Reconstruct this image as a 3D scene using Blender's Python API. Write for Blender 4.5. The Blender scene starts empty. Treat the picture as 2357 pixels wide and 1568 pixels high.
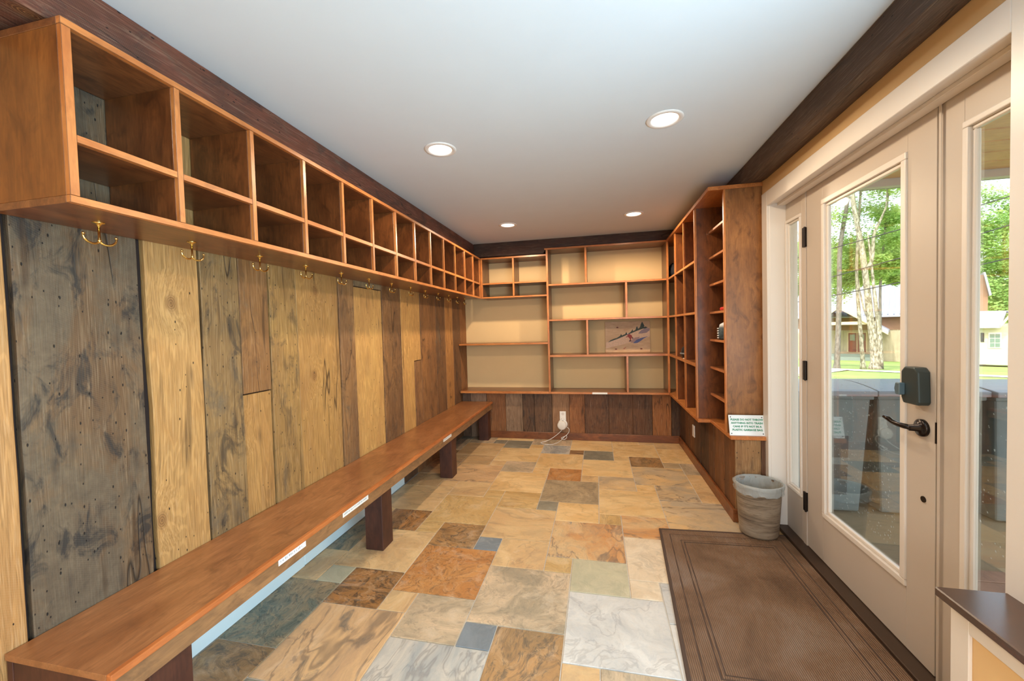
import bpy, bmesh, math, random
from mathutils import Vector, Matrix, noise as mnoise

sc = bpy.context.scene
COL = sc.collection
R = random.Random(7)

# ---------------------------------------------------------------- camera
YAW, PIT, ROL, FPX = -0.2134, -0.0303, -0.0270, 909.7
cy_, sy_ = math.cos(YAW), math.sin(YAW)
fwd = Vector((sy_*math.cos(PIT), cy_*math.cos(PIT), math.sin(PIT)))
rt = Vector((cy_, -sy_, 0)); up = rt.cross(fwd)
r2 = math.cos(ROL)*rt + math.sin(ROL)*up
u2 = -math.sin(ROL)*rt + math.cos(ROL)*up
cam = bpy.data.cameras.new('camera'); camo = bpy.data.objects.new('camera', cam); COL.objects.link(camo)
cam.sensor_fit = 'HORIZONTAL'; cam.sensor_width = 36.0; cam.lens = 36.0*FPX/2357.0
cam.clip_start = 0.02; cam.clip_end = 500
m = Matrix.Identity(4)
for i in range(3):
    m[i][0] = r2[i]; m[i][1] = u2[i]; m[i][2] = -fwd[i]
m[0][3], m[1][3], m[2][3] = 0, 0, 1.4
camo.matrix_world = m
sc.camera = camo

# ---------------------------------------------------------------- exposure, sky, sun, large lights
sc.view_settings.view_transform = 'Standard'
sc.view_settings.look = 'None'
sc.view_settings.gamma = 1.0
sc.view_settings.exposure = 0.0
sc.view_settings.use_curve_mapping = False
sc.cycles.use_denoising = True
try: sc.cycles.denoiser = 'OPENIMAGEDENOISE'
except Exception: pass
sc.cycles.max_bounces = 10; sc.cycles.diffuse_bounces = 5; sc.cycles.glossy_bounces = 4
sc.cycles.transparent_max_bounces = 24; sc.cycles.sample_clamp_indirect = 6.0
sc.cycles.caustics_reflective = False; sc.cycles.caustics_refractive = False

w = bpy.data.worlds.new('world'); sc.world = w; w.use_nodes = True
nt = w.node_tree; nt.nodes.clear()
o_ = nt.nodes.new('ShaderNodeOutputWorld'); bg = nt.nodes.new('ShaderNodeBackground')
sky = nt.nodes.new('ShaderNodeTexSky'); sky.sky_type = 'NISHITA'; sky.sun_disc = False
sky.sun_elevation = math.radians(50); sky.sun_rotation = math.radians(200); sky.air_density = 1.3; sky.dust_density = 3.0
hs = nt.nodes.new('ShaderNodeHueSaturation'); hs.inputs['Saturation'].default_value = 0.40
nt.links.new(sky.outputs[0], hs.inputs['Color']); nt.links.new(hs.outputs[0], bg.inputs['Color'])
bg.inputs['Strength'].default_value = 0.85
nt.links.new(bg.outputs[0], o_.inputs['Surface'])

def light(name, kind, loc, energy, color, rot=None, size=None, size_y=None, aim=None, **kw):
    l = bpy.data.lights.new(name, kind); l.energy = energy; l.color = color
    if size is not None and kind == 'AREA':
        l.size = size
        if size_y: l.shape = 'RECTANGLE'; l.size_y = size_y
    for k, v in kw.items(): setattr(l, k, v)
    o = bpy.data.objects.new(name, l); COL.objects.link(o); o.location = loc
    if aim is not None: o.rotation_euler = Vector(aim).to_track_quat('-Z', 'Y').to_euler()
    return o
WARM = (1.0, 0.80, 0.56); COOL = (0.52, 0.80, 1.0)
light('sun', 'SUN', (0, 0, 30), 4.6, (1.0, 0.95, 0.86), aim=(0.50, 0.52, -0.95), angle=0.02)
# daylight coming in at the two windows of the part of the room behind the camera
light('rear_window_daylight', 'AREA', (-0.35, -2.42, 1.35), 12, COOL, size=2.3, size_y=1.7, aim=(0.0, 1, 0.25))
light('side_window_daylight', 'AREA', (1.15, -0.1, 1.30), 98, COOL, size=2.0, size_y=1.2, aim=(-1, 0.30, 0.10))
light('side_window_ground_bounce', 'AREA', (1.12, -0.1, 0.95), 32, COOL, size=2.0, size_y=0.5, aim=(-0.5, 0.55, 0.85))
# power of the far, near and rear recessed ceiling lights
LAMP_FAR, LAMP_NEAR, LAMP_REAR = 62.0, 30.0, 7.0

# ---------------------------------------------------------------- helpers
def lin(c):
    if isinstance(c, str):
        c = c.lstrip('#'); c = tuple(int(c[i:i+2], 16) for i in (0, 2, 4))
    c = [x/255.0 for x in c]
    return tuple((x/12.92 if x <= 0.04045 else ((x+0.055)/1.055)**2.4) for x in c) + (1.0,)

def tag(o, label=None, cat=None, group=None, kind=None):
    if label: o['label'] = label
    if cat: o['category'] = cat
    if group: o['group'] = group
    if kind: o['kind'] = kind
    return o

def wloc(p):
    v = Vector((0, 0, 0))
    while p is not None:
        v += p.location; p = p.parent
    return v

def thing(name, label, cat, loc=(0, 0, 0), group=None, kind=None):
    o = bpy.data.objects.new(name, None); o.location = loc; COL.objects.link(o); o.empty_display_size = 0.1
    return tag(o, label, cat, group, kind)

class MB:
    def __init__(s): s.v = []; s.f = []; s.m = []
    def add(s, vs, fs, m=0):
        n = len(s.v); s.v += [tuple(v) for v in vs]
        for f in fs: s.f.append(tuple(i+n for i in f)); s.m.append(m)
        return s
    def box(s, x0, x1, y0, y1, z0, z1, m=0):
        if x0 > x1: x0, x1 = x1, x0
        if y0 > y1: y0, y1 = y1, y0
        if z0 > z1: z0, z1 = z1, z0
        vs = [(x0,y0,z0),(x1,y0,z0),(x1,y1,z0),(x0,y1,z0),(x0,y0,z1),(x1,y0,z1),(x1,y1,z1),(x0,y1,z1)]
        return s.add(vs, [(0,3,2,1),(4,5,6,7),(0,1,5,4),(1,2,6,5),(2,3,7,6),(3,0,4,7)], m)
    def prism(s, pts, axis, a, b, m=0):
        n = len(pts)
        def P(p, t):
            if axis == 'z': return (p[0], p[1], t)
            if axis == 'y': return (p[0], t, p[1])
            return (t, p[0], p[1])
        vs = [P(p, a) for p in pts] + [P(p, b) for p in pts]
        fs = [tuple(range(n))[::-1], tuple(range(n, 2*n))] + [(i, (i+1) % n, n+(i+1) % n, n+i) for i in range(n)]
        return s.add(vs, fs, m)
    def tube(s, path, r, n=8, m=0, cap=True):
        P = [Vector(p) for p in path]; rs = r if isinstance(r, (list, tuple)) else [r]*len(P)
        vs = []; ref = None
        for i, p in enumerate(P):
            t = (P[min(i+1, len(P)-1)] - P[max(i-1, 0)]).normalized()
            if ref is None: ref = Vector((0, 0, 1)) if abs(t.z) < 0.9 else Vector((1, 0, 0))
            a = (ref - t*ref.dot(t))
            a = a.normalized() if a.length > 1e-5 else t.orthogonal().normalized()
            ref = a; b = t.cross(a)
            for k in range(n):
                q = 2*math.pi*k/n; vs.append(p + (a*math.cos(q) + b*math.sin(q))*rs[i])
        fs = []
        for i in range(len(P)-1):
            for k in range(n):
                fs.append((i*n+k, i*n+(k+1) % n, (i+1)*n+(k+1) % n, (i+1)*n+k))
        if cap: fs += [tuple(range(n))[::-1], tuple((len(P)-1)*n+k for k in range(n))]
        return s.add(vs, fs, m)
    def lathe(s, prof, c=(0, 0, 0), n=24, axis='z', m=0, sx=1, sy=1):
        vs = []
        for r, z in prof:
            for k in range(n):
                q = 2*math.pi*k/n; x = r*math.cos(q)*sx; y = r*math.sin(q)*sy
                if axis == 'z': p = (c[0]+x, c[1]+y, c[2]+z)
                elif axis == 'y': p = (c[0]+x, c[1]-z, c[2]+y)
                else: p = (c[0]-z, c[1]+x, c[2]+y)
                vs.append(p)
        fs = []
        for i in range(len(prof)-1):
            for k in range(n): fs.append((i*n+k, i*n+(k+1) % n, (i+1)*n+(k+1) % n, (i+1)*n+k))
        if prof[0][0] > 1e-4: fs.append(tuple(range(n))[::-1])
        if prof[-1][0] > 1e-4: fs.append(tuple((len(prof)-1)*n+k for k in range(n)))
        return s.add(vs, fs, m)
    def build(s, name, mats, parent=None, bevel=0.0, smooth=False, seed=None, loc=None, seg=1):
        me = bpy.data.meshes.new(name); off = wloc(parent) if parent is not None else Vector((0, 0, 0))
        if loc is not None: off = Vector(loc)
        me.from_pydata([tuple(Vector(v)-off) for v in s.v], [], s.f)
        if not isinstance(mats, (list, tuple)): mats = [mats]
        for mt in mats: me.materials.append(mt)
        for p, mi in zip(me.polygons, s.m): p.material_index = mi
        bm = bmesh.new(); bm.from_mesh(me)
        bmesh.ops.remove_doubles(bm, verts=bm.verts, dist=1e-5) if smooth else None
        bmesh.ops.recalc_face_normals(bm, faces=bm.faces)
        if bevel > 0:
            es = [e for e in bm.edges if len(e.link_faces) == 2 and e.calc_face_angle(0) > 0.6]
            bmesh.ops.bevel(bm, geom=es, offset=bevel, segments=seg, affect='EDGES', profile=0.6, clamp_overlap=True)
        bm.to_mesh(me); bm.free()
        if smooth:
            for p in me.polygons: p.use_smooth = True
        o = bpy.data.objects.new(name, me); COL.objects.link(o)
        if parent is not None: o.parent = parent; o.location = off - wloc(parent)
        elif loc is not None: o.location = loc
        o['seed'] = float(R.uniform(0, 50)) if seed is None else float(seed)
        return o

def part(name, box, mats, parent=None, bevel=0.0015, **k):
    return MB().box(*box).build(name, mats, parent, bevel, **k)

# ---------------------------------------------------------------- node helpers
class NT:
    def __init__(s, name):
        s.mat = bpy.data.materials.new(name); s.mat.use_nodes = True
        s.t = s.mat.node_tree; s.t.nodes.clear()
        s.out = s.t.nodes.new('ShaderNodeOutputMaterial')
    def n(s, typ, **kw):
        x = s.t.nodes.new('ShaderNode'+typ)
        for k, v in kw.items(): setattr(x, k, v)
        return x
    def l(s, a, b): s.t.links.new(a, b); return b
    def put(s, sock, v):
        if hasattr(v, 'links') or isinstance(v, bpy.types.NodeSocket): s.t.links.new(v, sock)
        else: sock.default_value = v
    def math(s, op, a, b=0.0, c=0.0, clamp=False):
        x = s.n('Math', operation=op); x.use_clamp = clamp
        s.put(x.inputs[0], a); s.put(x.inputs[1], b); s.put(x.inputs[2], c); return x.outputs[0]
    def vmath(s, op, a, b=(0, 0, 0)):
        x = s.n('VectorMath', operation=op); s.put(x.inputs[0], a); s.put(x.inputs[1], b); return x.outputs[0]
    def coords(s, scale=(1, 1, 1), seed=True, world=False):
        if world: c = s.n('NewGeometry').outputs['Position']
        else: c = s.n('TexCoord').outputs['Object']
        if seed:
            a = s.n('Attribute', attribute_type='OBJECT', attribute_name='seed')
            cmb = s.n('CombineXYZ'); s.l(a.outputs['Fac'], cmb.inputs[0])
            s.l(s.math('MULTIPLY', a.outputs['Fac'], 1.7), cmb.inputs[1]); s.l(s.math('MULTIPLY', a.outputs['Fac'], 2.3), cmb.inputs[2])
            c = s.vmath('ADD', c, cmb.outputs[0])
        return s.vmath('MULTIPLY', c, scale)
    def noise(s, vec, scale, detail=4, rough=0.55, dist=0.0):
        x = s.n('TexNoise'); s.put(x.inputs['Vector'], vec); x.inputs['Scale'].default_value = scale
        x.inputs['Detail'].default_value = detail; x.inputs['Roughness'].default_value = rough; x.inputs['Distortion'].default_value = dist
        return x.outputs['Fac']
    def ramp(s, f, stops, interp='LINEAR'):
        x = s.n('ValToRGB'); s.put(x.inputs[0], f); cr = x.color_ramp; cr.interpolation = interp
        while len(cr.elements) < len(stops): cr.elements.new(0.5)
        for e, (p, c) in zip(cr.elements, stops):
            e.position = p; e.color = c if isinstance(c, (tuple, list)) else (c, c, c, 1)
        return x.outputs[0]
    def mix(s, f, a, b, mode='MIX'):
        x = s.n('Mix', data_type='RGBA', blend_type=mode); s.put(x.inputs[0], f); s.put(x.inputs[6], a); s.put(x.inputs[7], b)
        return x.outputs[2]
    def attr(s, name, vec=False):
        a = s.n('Attribute', attribute_type='OBJECT', attribute_name=name)
        return a.outputs['Color'] if vec else a.outputs['Fac']
    def bsdf(s, color, rough=0.5, bump=None, bstr=0.3, bdist=0.01, metal=0.0, spec=0.5, coat=0.0, **kw):
        b = s.n('BsdfPrincipled'); s.put(b.inputs['Base Color'], color); s.put(b.inputs['Roughness'], rough)
        s.put(b.inputs['Metallic'], metal); b.inputs['Specular IOR Level'].default_value = spec
        b.inputs['Coat Weight'].default_value = coat; b.inputs['Coat Roughness'].default_value = 0.25
        for k, v in kw.items(): s.put(b.inputs[k], v)
        if bump is not None:
            bp = s.n('Bump'); s.put(bp.inputs['Height'], bump); bp.inputs['Strength'].default_value = bstr; bp.inputs['Distance'].default_value = bdist
            s.l(bp.outputs[0], b.inputs['Normal'])
        s.l(b.outputs[0], s.out.inputs['Surface']); return s.mat

def plain(name, col, rough=0.5, metal=0.0, spec=0.5, var=0.06, scale=6.0, bstr=0.05, coat=0.0, **kw):
    t = NT(name); c = t.coords(seed=True)
    n = t.noise(c, scale, 4, 0.6)
    base = lin(col)
    dark = tuple(x*(1-var) for x in base[:3]) + (1,); lite = tuple(min(1, x*(1+var)) for x in base[:3]) + (1,)
    colr = t.ramp(n, [(0.3, dark), (0.7, lite)])
    return t.bsdf(colr, rough, t.noise(c, scale*20, 2), bstr, 0.002, metal, spec, coat, **kw)

def barnwood(name, axis='z'):
    """reclaimed boards: object attributes c1, c2 (wood colours), gry (weathering), nail (nail holes)"""
    t = NT(name)
    def S(k): return {'z': (1, 1, k), 'y': (1, k, 1), 'x': (k, 1, 1)}[axis]
    raw = t.coords((1, 1, 1))
    sp = t.n('SeparateXYZ'); t.l(raw, sp.inputs[0])
    ax = {'x': 0, 'y': 1, 'z': 2}[axis]; oth = [i for i in range(3) if i != ax]
    along = sp.outputs[ax]; across = t.math('ADD', sp.outputs[oth[0]], sp.outputs[oth[1]])
    def uv(k):
        c = t.n('CombineXYZ'); t.l(across, c.inputs[0]); t.l(t.math('MULTIPLY', along, k), c.inputs[1]); return c.outputs[0]
    gry, nail = t.attr('gry'), t.attr('nail')
    # knots bend the grain around them
    kv = t.n('TexVoronoi', voronoi_dimensions='2D'); t.l(uv(0.62), kv.inputs['Vector']); kv.inputs['Scale'].default_value = 2.3
    ks_ = t.n('SeparateColor'); t.l(kv.outputs['Color'], ks_.inputs[0]); ksel = t.math('LESS_THAN', ks_.outputs[0], 0.45)
    kd = t.math('ADD', kv.outputs['Distance'], t.math('MULTIPLY', t.noise(raw, 30, 2), 0.012))
    warp = t.n('TexNoise'); t.l(t.vmath('MULTIPLY', raw, S(0.35)), warp.inputs['Vector']); warp.inputs['Scale'].default_value = 3.0; warp.inputs['Detail'].default_value = 3
    wv = t.vmath('MULTIPLY', t.vmath('SUBTRACT', warp.outputs['Color'], (0.5, 0.5, 0.5)), (0.05, 0.05, 0.05))
    p = t.vmath('ADD', raw, wv)
    kb_ = t.math('MULTIPLY', t.math('MULTIPLY', t.ramp(kd, [(0.0, 1.0), (0.22, 0.0)]), ksel), 0.030)
    cb = t.n('CombineXYZ'); [t.l(kb_, cb.inputs[i]) for i in oth]
    p = t.vmath('ADD', p, cb.outputs[0])
    g = t.vmath('MULTIPLY', p, S(0.022)); gm = t.vmath('MULTIPLY', p, S(0.06)); g2 = t.vmath('MULTIPLY', raw, S(0.30))
    fine = t.noise(g, 260, 3, 0.6)
    rings = t.noise(t.vmath('MULTIPLY', p, S(0.10)), 9, 3, 0.5, 0.3)
    ringl = t.math('SINE', t.math('MULTIPLY', rings, 120.0))
    big = t.noise(g2, 4.5, 6, 0.65, 0.4)
    c1, c2 = t.attr('c1', True), t.attr('c2', True)
    col = t.mix(t.ramp(big, [(0.34, 0.0), (0.64, 1.0)]), c1, c2)
    col = t.mix(t.math('MULTIPLY', t.ramp(ringl, [(0.2, 1.0), (0.9, 0.0)]), 0.26), col, t.mix(0.70, c2, (0.08, 0.030, 0.010, 1)))
    col = t.mix(t.math('MULTIPLY', t.ramp(fine, [(0.36, 1.0), (0.50, 0.0)]), 0.34), col, t.mix(0.80, c2, (0.035, 0.018, 0.008, 1)))
    col = t.mix(t.math('MULTIPLY', t.ramp(fine, [(0.54, 0.0), (0.68, 1.0)]), 0.18), col, t.mix(0.5, c1, (0.85, 0.70, 0.48, 1)))
    # weathering: grey-black cloudy stains
    wth = t.noise(t.vmath('MULTIPLY', raw, S(0.42)), 5.0, 7, 0.72, 0.5)
    th = t.math('SUBTRACT', 0.72, t.math('MULTIPLY', gry, 0.29))
    wm = t.math('MULTIPLY', t.math('SUBTRACT', wth, th), 8.0, clamp=True)
    col = t.mix(t.math('MULTIPLY', wm, 0.72), col, t.mix(t.noise(raw, 22, 4, 0.7), (0.026, 0.022, 0.018, 1), (0.20, 0.150, 0.095, 1)))
    dk = t.noise(t.vmath('MULTIPLY', raw, S(0.5)), 11.0, 5, 0.7, 0.8)
    col = t.mix(t.math('MULTIPLY', t.ramp(dk, [(0.52, 0.0), (0.64, 1.0)]), t.math('MULTIPLY', gry, 0.85)), col, (0.022, 0.020, 0.019, 1))
    saw = t.math('SINE', t.math('MULTIPLY', t.math('ADD', along, t.math('MULTIPLY', across, 0.55)), 820.0))
    col = t.mix(t.math('MULTIPLY', t.math('MULTIPLY', t.ramp(saw, [(0.5, 0.0), (0.95, 1.0)]), t.ramp(big, [(0.45, 0.0), (0.6, 1.0)])), 0.08), col, t.mix(0.5, c1, (0.5, 0.42, 0.32, 1)))
    # long dark streaks and cracks
    stk = t.noise(gm, 26, 2, 0.4)
    col = t.mix(t.math('MULTIPLY', t.ramp(stk, [(0.66, 0.0), (0.74, 1.0)]), 0.60), col, (0.050, 0.024, 0.010, 1))
    ck = t.math('ABSOLUTE', t.math('SUBTRACT', t.noise(t.vmath('MULTIPLY', raw, S(0.11)), 3.2, 3, 0.55), 0.5))
    crk = t.math('MULTIPLY', t.ramp(ck, [(0.0012, 1.0), (0.0040, 0.0)]), t.ramp(t.noise(raw, 2.2, 1), [(0.46, 0.0), (0.54, 1.0)]))
    col = t.mix(t.math('MULTIPLY', crk, 0.85), col, (0.012, 0.008, 0.006, 1))
    # knots
    kr = t.math('SINE', t.math('MULTIPLY', kd, 420.0))
    kmask = t.math('MULTIPLY', t.ramp(kd, [(0.035, 1.0), (0.075, 0.0)]), ksel)
    col = t.mix(t.math('MULTIPLY', kmask, 0.62), col, t.mix(t.ramp(kr, [(0.3, 0.0), (0.7, 1.0)]), (0.10, 0.040, 0.014, 1), (0.30, 0.14, 0.05, 1)))
    # nail holes with dark bleeding along the grain
    def holes(k, scale, r0, r1, s_):
        nv = t.n('TexVoronoi', voronoi_dimensions='2D'); t.l(uv(k), nv.inputs['Vector']); nv.inputs['Scale'].default_value = scale
        q = t.n('SeparateColor'); t.l(nv.outputs['Color'], q.inputs[0])
        return t.math('MULTIPLY', t.ramp(nv.outputs['Distance'], [(r0, 1.0), (r1, 0.0)]), t.math('LESS_THAN', q.outputs[0], t.math('MULTIPLY', nail, s_)))
    bleed = holes(0.22, 11.0, 0.02, 0.16, 1.0)
    col = t.mix(t.math('MULTIPLY', bleed, 0.45), col, (0.030, 0.022, 0.018, 1))
    h1 = holes(0.42, 15.0, 0.026, 0.042, 1.0); h2 = holes(0.50, 30.0, 0.040, 0.062, 0.5)
    hole = t.math('MAXIMUM', h1, h2)
    col = t.mix(t.math('MULTIPLY', hole, 0.95), col, (0.008, 0.006, 0.005, 1))
    h = t.math('SUBTRACT', t.math('ADD', t.math('MULTIPLY', fine, 0.8), t.math('MULTIPLY', ringl, 0.06)), t.math('MULTIPLY', t.math('MAXIMUM', hole, crk), 1.6))
    return t.bsdf(col, t.ramp(big, [(0.2, 0.52), (0.8, 0.72)]), h, 0.5, 0.003, 0, 0.3)

def cherry(name, c1, c2, c3, axis='z', rough=0.32, coat=0.25, blot=0.6):
    """stained, varnished plywood with blotches"""
    t = NT(name)
    st = {'z': (1, 1, 0.12), 'y': (1, 0.12, 1), 'x': (0.12, 1, 1)}[axis]
    st2 = {'z': (1, 1, 0.5), 'y': (1, 0.5, 1), 'x': (0.5, 1, 1)}[axis]
    raw = t.coords()
    g = t.vmath('MULTIPLY', raw, st)
    fine = t.noise(g, 110, 4, 0.6)
    band = t.noise(g, 16, 3, 0.5, 1.2)
    ringl = t.math('SINE', t.math('MULTIPLY', band, 34.0))
    cloud = t.noise(t.vmath('MULTIPLY', raw, st2), 6.0, 5, 0.62, 0.9)
    col = t.mix(t.ramp(cloud, [(0.32, 0.0), (0.62, 1.0)]), lin(c1), lin(c2))
    cl2 = t.noise(t.vmath('MULTIPLY', raw, st2), 13.0, 4, 0.6, 1.5)
    col = t.mix(t.math('MULTIPLY', t.ramp(cl2, [(0.50, 0.0), (0.72, 1.0)]), blot), col, lin(c3))
    col = t.mix(t.math('MULTIPLY', t.ramp(ringl, [(0.1, 1.0), (0.7, 0.0)]), 0.16), col, lin(c3))
    col = t.mix(t.math('MULTIPLY', t.ramp(fine, [(0.38, 1.0), (0.55, 0.0)]), 0.22), col, lin(c3))
    return t.bsdf(col, rough, fine, 0.08, 0.001, 0, 0.45, coat)

# ---------------------------------------------------------------- materials
M = {}
M['barn_z'] = barnwood('reclaimed_boards_upright', 'z')
M['barn_y'] = barnwood('reclaimed_timber_lengthwise', 'y')
M['barn_x'] = barnwood('reclaimed_timber_crosswise', 'x')
M['cher_z'] = cherry('stained_plywood_upright', (132, 76, 38), (102, 56, 27), (54, 29, 16), 'z')
M['cher_y'] = cherry('stained_plywood_lengthwise', (146, 90, 50), (116, 68, 38), (64, 36, 22), 'y')
M['cher_x'] = cherry('stained_plywood_crosswise', (146, 90, 50), (116, 68, 38), (64, 36, 22), 'x')
M['nose_z'] = cherry('nosing_upright', (210, 136, 74), (186, 110, 54), (122, 66, 32), 'z', 0.35, 0.2, 0.35)
M['nose_y'] = cherry('nosing_lengthwise', (210, 136, 74), (186, 110, 54), (122, 66, 32), 'y', 0.35, 0.2, 0.35)
M['nose_x'] = cherry('nosing_crosswise', (210, 136, 74), (186, 110, 54), (122, 66, 32), 'x', 0.35, 0.2, 0.35)
M['benchtop'] = cherry('bench_plywood', (176, 118, 74), (150, 95, 55), (102, 63, 36), 'y', 0.36, 0.25, 0.5)
M['panelface'] = cherry('end_panel_plywood', (166, 112, 64), (138, 90, 50), (88, 56, 34), 'z', 0.34, 0.2, 0.75)
M['post'] = cherry('dark_fir_posts', (92, 52, 36), (70, 38, 28), (34, 18, 14), 'z', 0.5, 0.0, 0.4)
M['darkbb'] = cherry('stained_baseboard', (140, 82, 42), (112, 62, 32), (56, 28, 16), 'x', 0.4, 0.1, 0.55)
M['ceil'] = plain('ceiling_paint', (214, 220, 224), 0.85, var=0.01, bstr=0.02)
M['beige'] = plain('beige_wall_paint', (224, 188, 136), 0.75, var=0.012, bstr=0.03)
M['beige2'] = plain('tan_wall_paint', (222, 184, 132), 0.75, var=0.012, bstr=0.03)
M['trim'] = plain('white_trim_paint', (222, 212, 202), 0.38, var=0.01, bstr=0.01)
M['doorpaint'] = plain('door_paint', (192, 178, 164), 0.42, var=0.012, bstr=0.01)
M['wbase'] = plain('white_board_daylight_tint', (222, 238, 240), 0.22, var=0.01, bstr=0.0)  # bluish tint stands in for cool daylight falling on the white board
M['hinge'] = plain('dark_bronze', (44, 36, 32), 0.4, 0.7)
M['lever'] = plain('dark_bronze_lever', (50, 44, 42), 0.25, 0.85)
M['keypad'] = plain('dark_grey_keypad', (62, 72, 72), 0.35, 0.4)
M['brass'] = plain('brass', (238, 206, 128), 0.16, 1.0, var=0.02, bstr=0)
M['white_pl'] = plain('white_plastic', (232, 226, 218), 0.4, var=0.01, bstr=0)
M['speaker_pl'] = plain('white_fabric_plastic', (222, 212, 200), 0.6, var=0.02)
M['ring'] = plain('white_lamp_trim', (235, 230, 224), 0.35, var=0.01, bstr=0)
M['sticker'] = plain('white_label_tape', (232, 228, 220), 0.5, var=0.02)
M['ink'] = plain('grey_ink', (168, 168, 168), 0.6)
M['grout'] = plain('grout', (198, 188, 174), 0.9, var=0.12, scale=25)
M['black'] = plain('black_plastic', (22, 21, 22), 0.45)
M['green_ink'] = plain('green_lettering', (40, 132, 96), 0.5, var=0.02)
M['acrylic'] = plain('white_acrylic', (226, 230, 232), 0.15, var=0.01, bstr=0)
M['darkfloorstrip'] = plain('bronze_threshold', (70, 52, 40), 0.45, 0.3)

t = NT('door_glass')
tr = t.n('BsdfTransparent'); tr.inputs[0].default_value = (0.95, 0.985, 0.98, 1)
gl = t.n('BsdfGlossy'); gl.inputs['Roughness'].default_value = 0.02
fr = t.n('Fresnel'); fr.inputs[0].default_value = 1.45
mx = t.n('MixShader'); t.l(t.math('MULTIPLY', fr.outputs[0], 0.40), mx.inputs[0]); t.l(tr.outputs[0], mx.inputs[1]); t.l(gl.outputs[0], mx.inputs[2])
t.l(mx.outputs[0], t.out.inputs['Surface']); M['glass'] = t.mat

def emit(name, col, s):
    t = NT(name); e = t.n('Emission'); e.inputs[0].default_value = col; e.inputs[1].default_value = s
    t.l(e.outputs[0], t.out.inputs['Surface']); return t.mat
M['lamp'] = emit('lamp_lens', (1.0, 0.88, 0.74, 1), 5.0)

# slate tiles: c1,c2 body, c3 blotches/veins; vein amount, rust mottling amount
t = NT('slate_tile')
raw = t.coords(); sd = t.attr('stretch', True)
pp = t.vmath('MULTIPLY', raw, sd)
wn = t.n('TexNoise'); t.l(pp, wn.inputs['Vector']); wn.inputs['Scale'].default_value = 3.0; wn.inputs['Detail'].default_value = 3
wv = t.vmath('MULTIPLY', t.vmath('SUBTRACT', wn.outputs['Color'], (0.5, 0.5, 0.5)), (0.42, 0.42, 0.42))
p2 = t.vmath('ADD', pp, wv)
a = t.noise(p2, 3.6, 6, 0.62, 0.6)
c1, c2, c3 = t.attr('c1', True), t.attr('c2', True), t.attr('c3', True)
vn, mo = t.attr('vein'), t.attr('mott')
col = t.mix(t.ramp(a, [(0.36, 0.0), (0.60, 1.0)]), c1, c2)
bl = t.noise(p2, 6.5, 6, 0.68, 1.2)
thr = t.math('SUBTRACT', 0.78, t.math('MULTIPLY', vn, 0.26))
bm_ = t.math('MULTIPLY', t.math('SUBTRACT', bl, thr), 9.0, clamp=True)
col = t.mix(t.math('MULTIPLY', bm_, 0.85), col, c3)
ve = t.noise(p2, 2.7, 5, 0.6, 0.5)
vl = t.math('ABSOLUTE', t.math('SUBTRACT', ve, 0.5))
col = t.mix(t.math('MULTIPLY', t.ramp(vl, [(0.004, 1.0), (0.018, 0.0)]), t.math('MULTIPLY', vn, 0.75)), col, t.mix(0.6, c3, (0.10, 0.045, 0.02, 1)))
mt_ = t.noise(p2, 30, 6, 0.78, 0.5)
sp1 = t.noise(p2, 13, 6, 0.75, 0.9)
dark3 = t.mix(0.35, c3, (0.05, 0.04, 0.03, 1))
col = t.mix(t.math('MULTIPLY', t.ramp(sp1, [(0.50, 0.0), (0.60, 1.0)]), t.math('MULTIPLY', mo, 0.75)), col, t.mix(0.55, c1, (0.62, 0.42, 0.24, 1)))
col = t.mix(t.math('MULTIPLY', t.ramp(mt_, [(0.51, 0.0), (0.60, 1.0)]), mo), col, dark3)
col = t.mix(t.math('MULTIPLY', t.ramp(mt_, [(0.38, 1.0), (0.46, 0.0)]), t.math('MULTIPLY', mo, 0.8)), col, t.mix(0.5, c2, (0.50, 0.24, 0.08, 1)))
mm = t.noise(p2, 8, 7, 0.7, 0.3)
col = t.mix(t.math('MULTIPLY', t.ramp(mm, [(0.50, 0.0), (0.62, 1.0)]), 0.22), col, c3)
col = t.mix(t.math('MULTIPLY', t.ramp(mm, [(0.34, 1.0), (0.46, 0.0)]), 0.25), col, t.mix(0.5, c1, (0.86, 0.76, 0.62, 1)))
fi = t.noise(raw, 90, 3, 0.6)
col = t.mix(t.math('MULTIPLY', t.ramp(fi, [(0.35, 1.0), (0.6, 0.0)]), 0.14), col, t.mix(0.5, c3, c1))
M['tile'] = t.bsdf(col, t.ramp(a, [(0.3, 0.36), (0.7, 0.5)]), t.math('ADD', t.math('MULTIPLY', bl, 0.8), t.math('MULTIPLY', mt_, 0.3)), 0.22, 0.006, 0, 0.42)

# ================================================================ STRUCTURE
XL, XC, XD, XW = -1.753, -1.429, 1.232, 1.142
YS, YW, YK, ZC = 4.827, 5.162, 4.889, 2.483
XK, XR = 0.907, 0.80
YE = 3.095                                    # near end of the right-hand shelves
YR = -2.5                                    # rear wall behind the camera

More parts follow.
